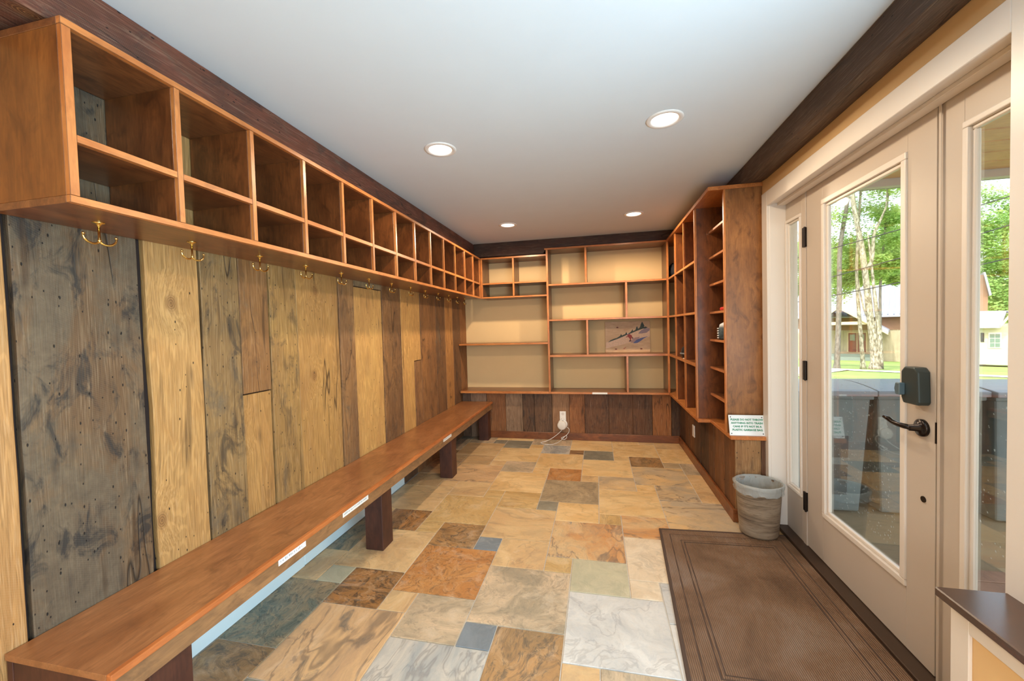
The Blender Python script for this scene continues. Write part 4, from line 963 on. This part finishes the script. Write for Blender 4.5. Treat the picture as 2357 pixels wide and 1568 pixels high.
# wheeled carts
M['cart'] = plain('dark_cart_plastic', (104, 116, 118), 0.45, var=0.08); M['cartlid'] = plain('cart_lid_plastic', (120, 132, 146), 0.38, var=0.05)
M['cartrec'] = plain('cart_recess', (66, 72, 74), 0.55)
def cart(x, yb, label, first=False):
    c = thing('wheeled_bin', label, 'bin', (x, yb, -0.11), 'wheeled carts on the porch')
    zt = 0.86; x0, x1, y0, y1 = x-0.325, x+0.325, yb, yb+0.62
    bx = [(x0+0.05, y0+0.05), (x1-0.05, y0+0.05), (x1-0.05, y1-0.08), (x0+0.05, y1-0.08)]
    tx = [(x0, y0), (x1, y0), (x1, y1), (x0, y1)]
    mb = MB(); vs = [(p[0], p[1], -0.11) for p in bx] + [(p[0], p[1], zt-0.06) for p in tx]
    mb.add(vs, [(3, 2, 1, 0), (4, 5, 6, 7), (0, 1, 5, 4), (1, 2, 6, 5), (2, 3, 7, 6), (3, 0, 4, 7)]); mb.build('cart_body', M['cart'], c, 0.02, seg=3)
    MB().box(x0-0.012, x1+0.012, y0-0.02, y1+0.02, zt-0.075, zt-0.03).build('rim', M['cart'], c, 0.012, seg=2)
    # sloping front panels: recesses
    def fy(z): f = (z+0.11)/(zt+0.05); return y0+0.05*(1-f)
    for (a_, b_, z0, z1) in ((x-0.12, x+0.19, 0.32, 0.50), (x-0.12, x+0.19, 0.02, 0.27)):
        mb = MB(); mb.add([(a_, fy(z0)-0.003, z0), (b_, fy(z0)-0.003, z0), (b_, fy(z1)-0.003, z1), (a_, fy(z1)-0.003, z1), (a_, fy(z0)+0.02, z0), (b_, fy(z0)+0.02, z0), (b_, fy(z1)+0.02, z1), (a_, fy(z1)+0.02, z1)], [(0,1,2,3),(7,6,5,4),(0,4,5,1),(1,5,6,2),(2,6,7,3),(3,7,4,0)])
        mb.build('recessed_panel', M['cartrec'], c, 0.006)
    mb = MB(); n = 8
    prof_ = [(y0-0.045+(y1-y0+0.09)*k/n, zt-0.025+0.055*math.sin(math.pi*(0.12+0.76*k/n))) for k in range(n+1)] + [(y1+0.045, zt-0.045), (y0-0.045, zt-0.045)]
    mb.prism(prof_, 'x', x0-0.020, x1+0.020); mb.build('lid', M['cartlid'], c, 0.008, seg=2)
    for s in (x0-0.02, x1-0.03): MB().lathe([(0.02, 0.0), (0.12, 0.0), (0.13, 0.01), (0.13, 0.04), (0.12, 0.05), (0.02, 0.05)], (s+0.05, y1+0.0, 0.02), 24, 'x').build('wheel', M['black'], c, smooth=False)
    return c
cart(1.70, 3.50, 'dark grey wheeled bin nearest the house wall outside')
cart(2.40, 3.51, 'middle dark grey wheeled bin outside the glazed door')
cart(3.10, 3.48, 'dark grey wheeled bin seen through the narrow right-hand window')
cart(3.80, 3.50, 'dark grey wheeled bin at the outer end of the row')

# trees
def bark(name, a_, b_):
    t = NT(name); c = t.coords((1, 1, 0.35)); n1 = t.noise(c, 14, 5, 0.7, 0.5); n2 = t.noise(t.coords(), 3, 3)
    col = t.mix(t.ramp(n1, [(0.4, 0.0), (0.62, 1.0)]), lin(a_), lin(b_)); col = t.mix(t.math('MULTIPLY', n2, 0.35), col, lin((96, 104, 64)))
    return t.bsdf(col, 0.9, n1, 0.8, 0.04)
M['bark1'] = bark('grey_bark', (96, 88, 84), (138, 128, 120)); M['bark2'] = bark('mottled_bark', (88, 78, 62), (196, 186, 164))
t = NT('leaves'); c = t.coords(seed=True, world=True); n1 = t.noise(c, 0.9, 3); n2 = t.noise(c, 6, 2)
col = t.ramp(t.math('ADD', t.math('MULTIPLY', n1, 0.6), t.math('MULTIPLY', n2, 0.4)), [(0.35, lin((104, 142, 84))), (0.5, lin((150, 182, 108))), (0.66, lin((206, 218, 138)))])
d_ = t.n('BsdfDiffuse'); t.l(col, d_.inputs[0]); tl = t.n('BsdfTranslucent'); t.l(t.mix(0.5, col, lin((206, 226, 120))), tl.inputs[0])
mx = t.n('MixShader'); mx.inputs[0].default_value = 0.5; t.l(d_.outputs[0], mx.inputs[1]); t.l(tl.outputs[0], mx.inputs[2]); t.l(mx.outputs[0], t.out.inputs['Surface']); M['leaf'] = t.mat
def leaves(name, clumps, n, size, parent, seed):
    RL = random.Random(seed); vs, fs = [], []
    for _ in range(n):
        c0, rad = RL.choice(clumps); c0 = Vector(c0)
        d = Vector((RL.gauss(0, 1), RL.gauss(0, 1), RL.gauss(0, 0.55)))
        p = c0 + d.normalized()*rad*(RL.random()**0.4)*Vector((1, 1, 0.6)).length/1.5
        a_ = Vector((RL.gauss(0, 1), RL.gauss(0, 1), RL.gauss(0, 0.6))).normalized(); b_ = a_.orthogonal().normalized(); s = size*RL.uniform(0.6, 1.3)
        k = len(vs); vs += [p-a_*s, p+b_*s*0.55, p+a_*s, p-b_*s*0.55]; fs.append((k, k+1, k+2, k+3))
    mb = MB(); mb.add(vs, fs); o = mb.build(name, M['leaf'], parent); o['kind'] = 'stuff'; return o
SC = 1.75; DT = 28.0
def tree(label, D, pts, radii, bk, clumps, nl, seed, branches=(), cat='tree', lsz=0.080):
    k = D/16.0
    root = thing('deciduous_tree', label, cat, W(pts[0][0]*k, D, gz(D)-0.1), 'trees beyond the carts')
    P = catmull([W(s*k, D+dd, 1.4+(z-1.4)*k) for s, z, dd in pts], 5)
    n = len(P); rr = [radii[0]+(radii[1]-radii[0])*(i/(n-1))**0.8 for i in range(n)]; rr[0] = radii[0]*1.5; rr[1] = radii[0]*1.2
    mb = MB(); mb.tube(P, rr, 12); mb.build('trunk', bk, root, smooth=True)
    for bpts, br in branches:
        Q = catmull([W(s*k, D+dd, 1.4+(z-1.4)*k) for s, z, dd in bpts], 4); m_ = len(Q)
        MB().tube(Q, [br*(1-0.75*i/(m_-1)) for i in range(m_)], 8).build('branch', bk, root, smooth=True)
    cl = [(W(s*k, D+dd, 1.4+(z-1.4)*k), r*k) for s, z, dd, r in clumps]
    if nl: leaves('foliage', cl, nl, lsz, root, seed)
    return root
tree('grey-barked tree standing at the left edge of the door glass', 28, [(-1.63,-0.2,0),(-1.60,0.6,0),(-1.56,2.2,0),(-1.54,3.6,0),(-1.38,4.9,0),(-1.2,6.5,0)], (0.145, 0.08), M['bark1'],
     [(-2.0,3.4,1,0.55),(-1.8,4.6,0,0.5),(-2.1,2.9,2,0.4),(-1.7,5.8,0,0.7),(-1.5,3.0,3,0.4),(-1.25,3.3,3,0.35),(-2.3,4.0,3,0.6),(-1.9,2.4,4,0.5),(-1.35,4.1,3,0.6)], 8000, 1)
tree('slender mottled tree just right of the grey one', 29, [(-1.0,-0.12,0),(-1.05,0.8,0),(-1.12,2.0,0),(-1.15,3.0,0),(-1.10,4.4,0),(-1.0,6.2,0)], (0.105, 0.05), M['bark2'],
     [(-1.15,2.9,2,0.35),(-1.3,3.6,2,0.4),(-1.0,4.8,1,0.5),(-1.35,2.6,2,0.28),(-1.1,5.6,0,0.6),(-1.0,3.6,3,0.5)], 6500, 2, [([(-0.82,1.2,0),(-0.98,1.7,0),(-1.08,2.3,0),(-1.1,2.6,0)], 0.06)])
tree('thick leaning birch-like tree in the middle of the door glass', 27, [(-0.74,-0.1,0),(-0.76,0.6,0),(-0.86,1.6,0),(-0.94,2.6,0),(-1.04,3.6,0),(-1.22,4.9,0),(-1.36,6.6,0)], (0.185, 0.09), M['bark2'],
     [(-0.55,4.6,1,0.35),(-0.7,3.3,2,0.3),(-0.45,5.3,0,0.5),(-0.9,5.8,0,0.6),(-0.3,3.9,2,0.4),(-0.75,2.9,3,0.3),(-0.5,3.4,3,0.5),(-0.2,4.6,3,0.5)], 7500, 3, [([(-0.92,2.9,0),(-0.80,3.2,0),(-0.76,3.9,0),(-0.62,4.3,0),(-0.50,4.7,0),(-0.48,5.3,0)], 0.09), ([(-0.62,0.0,0),(-0.64,0.9,0),(-0.72,1.8,0),(-0.80,2.8,0),(-0.9,4.0,0)], 0.13)])
tree('thin dark tree right of the leaning tree', 30, [(-0.60,-0.1,0),(-0.62,1.0,0),(-0.62,2.4,0),(-0.55,3.6,0),(-0.48,4.6,0),(-0.40,6.2,0)], (0.075, 0.04), M['bark1'],
     [(-0.35,4.3,0,0.35),(-0.5,3.0,1,0.35),(-0.25,3.2,1,0.3),(-0.3,5.2,0,0.4),(-0.3,2.6,2,0.22),(-0.1,3.8,2,0.45)], 6500, 4, [([(-0.52,4.0,0),(-0.40,4.3,0),(-0.28,4.6,0)], 0.04)])
# woodland backdrop: individual trees behind the houses
RB = random.Random(21)
for k in range(12):
    D = (84, 100)[k % 2]+RB.uniform(-1, 1); s = (-4.6 + k*0.80)*D/16*0.62; H_ = RB.uniform(14, 19) if k < 7 else RB.uniform(17, 22)
    root = thing('deciduous_tree', None, 'tree', W(s, D, gz(D)), 'woodland behind the houses'); root['label'] = '%s tall leafy tree from the left in the woodland behind the houses' % (['first','second','third','fourth','fifth','sixth','seventh','eighth','ninth','tenth','eleventh','twelfth','thirteenth','fourteenth','fifteenth'][k])
    MB().tube([W(s, D, gz(D)-0.2), W(s+0.3, D, gz(D)+H_*0.7)], [0.3, 0.12], 8).build('trunk', M['bark1'], root, smooth=True)
    cl = [(W(s+RB.uniform(-2.8, 2.8), D+RB.uniform(-2, 2), gz(D)+H_*RB.uniform(0.12, 1.0)), RB.uniform(1.6, 2.8)) for _ in range(22)]
    leaves('foliage', cl, 13000, 0.21, root, 100+k)

# houses
M['roof'] = plain('grey_metal_roof', (166, 166, 176), 0.45, 0.2, var=0.05); M['siding'] = plain('tan_board_siding', (186, 170, 142), 0.8, var=0.1, scale=2)
M['siding2'] = plain('brown_board_siding', (150, 112, 88), 0.8, var=0.1, scale=2); M['frame_w'] = plain('pale_timber', (214, 190, 154), 0.7); M['reddoor'] = plain('red_brown_door', (120, 56, 40), 0.5)
M['winglass'] = plain('window_glass_far', (110, 130, 120), 0.1, 0.0, 0.8); M['steps'] = plain('grey_steps', (130, 140, 128), 0.8)
DH = 57.0; kh = DH/24.0
def F(s, z, D=0.0, Dn=24.0, DD=DH): kk = DD/Dn; return W(s*kk, DD+D, 1.4+(z-1.4)*kk)
def slab(mb, P, thick, m=0):
    n = len(P); d = fn*thick
    return mb.add([tuple(p) for p in P] + [tuple(Vector(p)+d) for p in P], [tuple(range(n)), tuple(range(n, 2*n))[::-1]] + [(i, n+i, n+(i+1) % n, (i+1) % n) for i in range(n)], m)
hs_ = thing('house', 'tan wooden house with a pale metal roof and gabled porch among the trees', 'house', W(-1.5*kh, DH, gz(DH)))
mb = MB(); slab(mb, [F(-4.0, -0.55), F(0.6, -0.50), F(0.6, 0.90), F(-4.0, 0.90)], 9.0); mb.build('wall', M['siding'], hs_)
mb = MB(); slab(mb, [F(-4.0, 0.90, -0.05), F(0.6, 0.90, -0.05), F(0.6, 1.55, -0.05), F(-4.0, 1.60, -0.05)], 8.0); mb.build('upper_wall', M['siding2'], hs_)
mb = MB(); mb.add([F(-4.2, 1.55, -1.0), F(0.8, 1.50, -1.0), F(0.8, 3.0, 6), F(-4.2, 3.1, 6), F(-4.2, 1.50, -1.0), F(0.8, 1.45, -1.0), F(0.8, 2.95, 6), F(-4.2, 3.05, 6)], [(0,1,2,3),(7,6,5,4),(0,4,5,1),(1,5,6,2),(2,6,7,3),(3,7,4,0)]); mb.build('main_roof', M['roof'], hs_)
mb = MB()
for k in range(26):
    s = -4.1+k*0.19; A, B = Vector(F(s, 1.56, -1.0)), Vector(F(s, 3.05, 6)); mb.tube([A+Vector((0, 0, 0.05)), B+Vector((0, 0, 0.05))], 0.05, 4)
o = mb.build('roof_seams', M['roof'], hs_); o['kind'] = 'stuff'
# gabled porch
gxa, gza, gx0, gz0, gx1, gz1 = -2.2, 2.10, -3.75, 0.93, -0.62, 0.92
for nm, (xa, za) in (('porch_roof_slope', (gx0, gz0)), ('porch_roof_slope', (gx1, gz1))):
    mb = MB(); A = [F(gxa, gza, -4), F(xa, za, -4), F(xa, za, 0), F(gxa, gza, 0)]; B = [(p[0], p[1], p[2]-0.25) for p in A]
    mb.add(A+B, [(0,1,2,3),(7,6,5,4),(0,4,5,1),(1,5,6,2),(2,6,7,3),(3,7,4,0)]); mb.build(nm, M['roof'], hs_)
    mb = MB(); slab(mb, [F(gxa, gza-0.10, -4.1), F(xa, za-0.09, -4.1), F(xa, za-0.20, -4.1), F(gxa, gza-0.22, -4.1)], 0.15); mb.build('barge_board', M['frame_w'], hs_)
mb = MB(); slab(mb, [F(-3.6, 1.17, -3.9), F(-0.9, 1.17, -3.9), F(-0.9, 1.30, -3.9), F(-3.6, 1.30, -3.9)], 0.2); mb.build('porch_beam', M['frame_w'], hs_)
for s in (-2.2,): mb = MB(); slab(mb, [F(s-0.05, 1.3, -3.9), F(s+0.05, 1.3, -3.9), F(s+0.05, 1.95, -3.9), F(s-0.05, 1.95, -3.9)], 0.2); mb.build('king_post', M['frame_w'], hs_)
for s in (-3.45, -1.05): mb = MB(); slab(mb, [F(s-0.06, -0.45, -3.9), F(s+0.06, -0.45, -3.9), F(s+0.06, 1.2, -3.9), F(s-0.06, 1.2, -3.9)], 0.3); mb.build('porch_post', M['frame_w'], hs_)
mb = MB(); slab(mb, [F(-2.06, -0.12, -0.1), F(-1.36, -0.12, -0.1), F(-1.36, 0.82, -0.1), F(-2.06, 0.82, -0.1)], 0.2); mb.build('door_frame', M['frame_w'], hs_)
for a_, b_ in ((-2.01, -1.73), (-1.69, -1.41)):
    mb = MB(); slab(mb, [F(a_, -0.10, -0.16), F(b_, -0.10, -0.16), F(b_, 0.77, -0.16), F(a_, 0.77, -0.16)], 0.1); d = mb.build('door', M['reddoor'], hs_)
    mb = MB(); slab(mb, [F(a_+0.05, 0.42, -0.19), F(b_-0.05, 0.42, -0.19), F(b_-0.05, 0.70, -0.19), F(a_+0.05, 0.70, -0.19)], 0.05); mb.build('pane', M['winglass'], d)
for k in range(3):
    mb = MB(); slab(mb, [F(-2.9, -0.55, -1.2-k*0.6), F(-1.2, -0.55, -1.2-k*0.6), F(-1.2, -0.18-k*0.11, -1.2-k*0.6), F(-2.9, -0.18-k*0.11, -1.2-k*0.6)], 0.6); mb.build('step', M['steps'], hs_)
mb = MB()
for k in range(34):
    s = -3.9+k*0.13; slab(mb, [F(s, -0.5, -0.06), F(s+0.02, -0.5, -0.06), F(s+0.02, 0.9, -0.06), F(s, 0.9, -0.06)], 0.05)
o = mb.build('siding_battens', M['siding'], hs_); o['kind'] = 'stuff'

def G(s, z, D=0.0): return F(s, z, D, 27.0, 46.0)
h2 = thing('house', 'small pale outbuilding with a white window and grey metal roof', 'house', W(2.7*46/27, 46, gz(46)))
mb = MB(); slab(mb, [G(1.6, -0.75), G(4.2, -0.75), G(4.2, 1.0), G(1.6, 1.0)], 5.0); mb.build('wall', plain('pale_yellow_siding', (198, 190, 164), 0.8), h2)
mb = MB(); A = [G(1.5, 0.94, -0.6), G(2.72, 0.93, -0.6), G(3.05, 1.60, 2.0), G(1.5, 1.64, 2.0)]; B = [(p[0], p[1], p[2]-0.12) for p in A]
mb.add(A+B, [(0,1,2,3),(7,6,5,4),(0,4,5,1),(1,5,6,2),(2,6,7,3),(3,7,4,0)]); mb.build('roof', M['roof'], h2)
mb = MB(); slab(mb, [G(2.72, 0.88, -0.7), G(3.05, 1.48, -0.7), G(3.05, 1.60, -0.7), G(2.70, 0.98, -0.7)], 0.3); mb.build('barge_board', M['frame_w'], h2)
mb = MB(); slab(mb, [G(3.05, 1.60, -0.6), G(4.3, 0.9, -0.6), G(4.3, 0.8, -0.6), G(3.05, 1.50, -0.6)], 3.0); mb.build('roof_slope', M['roof'], h2)
mb = MB(); slab(mb, [G(2.42, -0.02, -0.05), G(2.78, -0.02, -0.05), G(2.78, 0.66, -0.05), G(2.42, 0.66, -0.05)], 0.1); wf = mb.build('window_frame', M['trim'], h2)
for i in range(2):
    for j in range(3):
        a_, z_ = 2.46+i*0.15, 0.03+j*0.20
        mb = MB(); slab(mb, [G(a_, z_, -0.08), G(a_+0.13, z_, -0.08), G(a_+0.13, z_+0.17, -0.08), G(a_, z_+0.17, -0.08)], 0.03); mb.build('pane', M['winglass'], wf)
mb = MB(); slab(mb, [G(2.20, 0.25, -0.05), G(2.30, 0.25, -0.05), G(2.30, 0.65, -0.05), G(2.20, 0.65, -0.05)], 0.06); mb.build('shutter', M['black'], h2)
h3 = thing('house', 'brown gabled building end behind the small outbuilding', 'house', W(2.1*52/27, 52, gz(52)))
def G3(s, z, D=0.0): return F(s, z, D, 27.0, 52.0)
mb = MB(); slab(mb, [G3(1.2, -0.8), G3(2.36, -0.8), G3(2.40, 2.3), G3(2.28, 3.2), G3(1.2, 3.2)], 3.0); mb.build('wall', M['siding2'], h3)
mb = MB(); slab(mb, [G3(2.24, 3.3, -0.5), G3(2.30, 3.3, -0.5), G3(2.48, 2.3, -0.5), G3(2.42, 2.25, -0.5)], 3.5); mb.build('roof_edge', M['roof'], h3)
# overhead wires
for k, (a_, b_) in enumerate((((-6, 1.6), (4.2, 3.4)), ((-6, 1.9), (4.2, 4.4)), ((-6, 3.0), (4.2, 5.0)))):
    P = []
    for j in range(13):
        u = j/12; s = a_[0]+(b_[0]-a_[0])*u; z = a_[1]+(b_[1]-a_[1])*u - 0.5*math.sin(math.pi*u)*0.4
        P.append(W(s*1.25, 20, 1.4+(z-1.4)*1.25))
    tag(MB().tube(P, 0.018, 5).build('overhead_wire', M['black'], None, smooth=True), ['lowest', 'middle', 'highest'][k]+' of the three overhead wires crossing before the trees', 'wire', 'overhead wires')
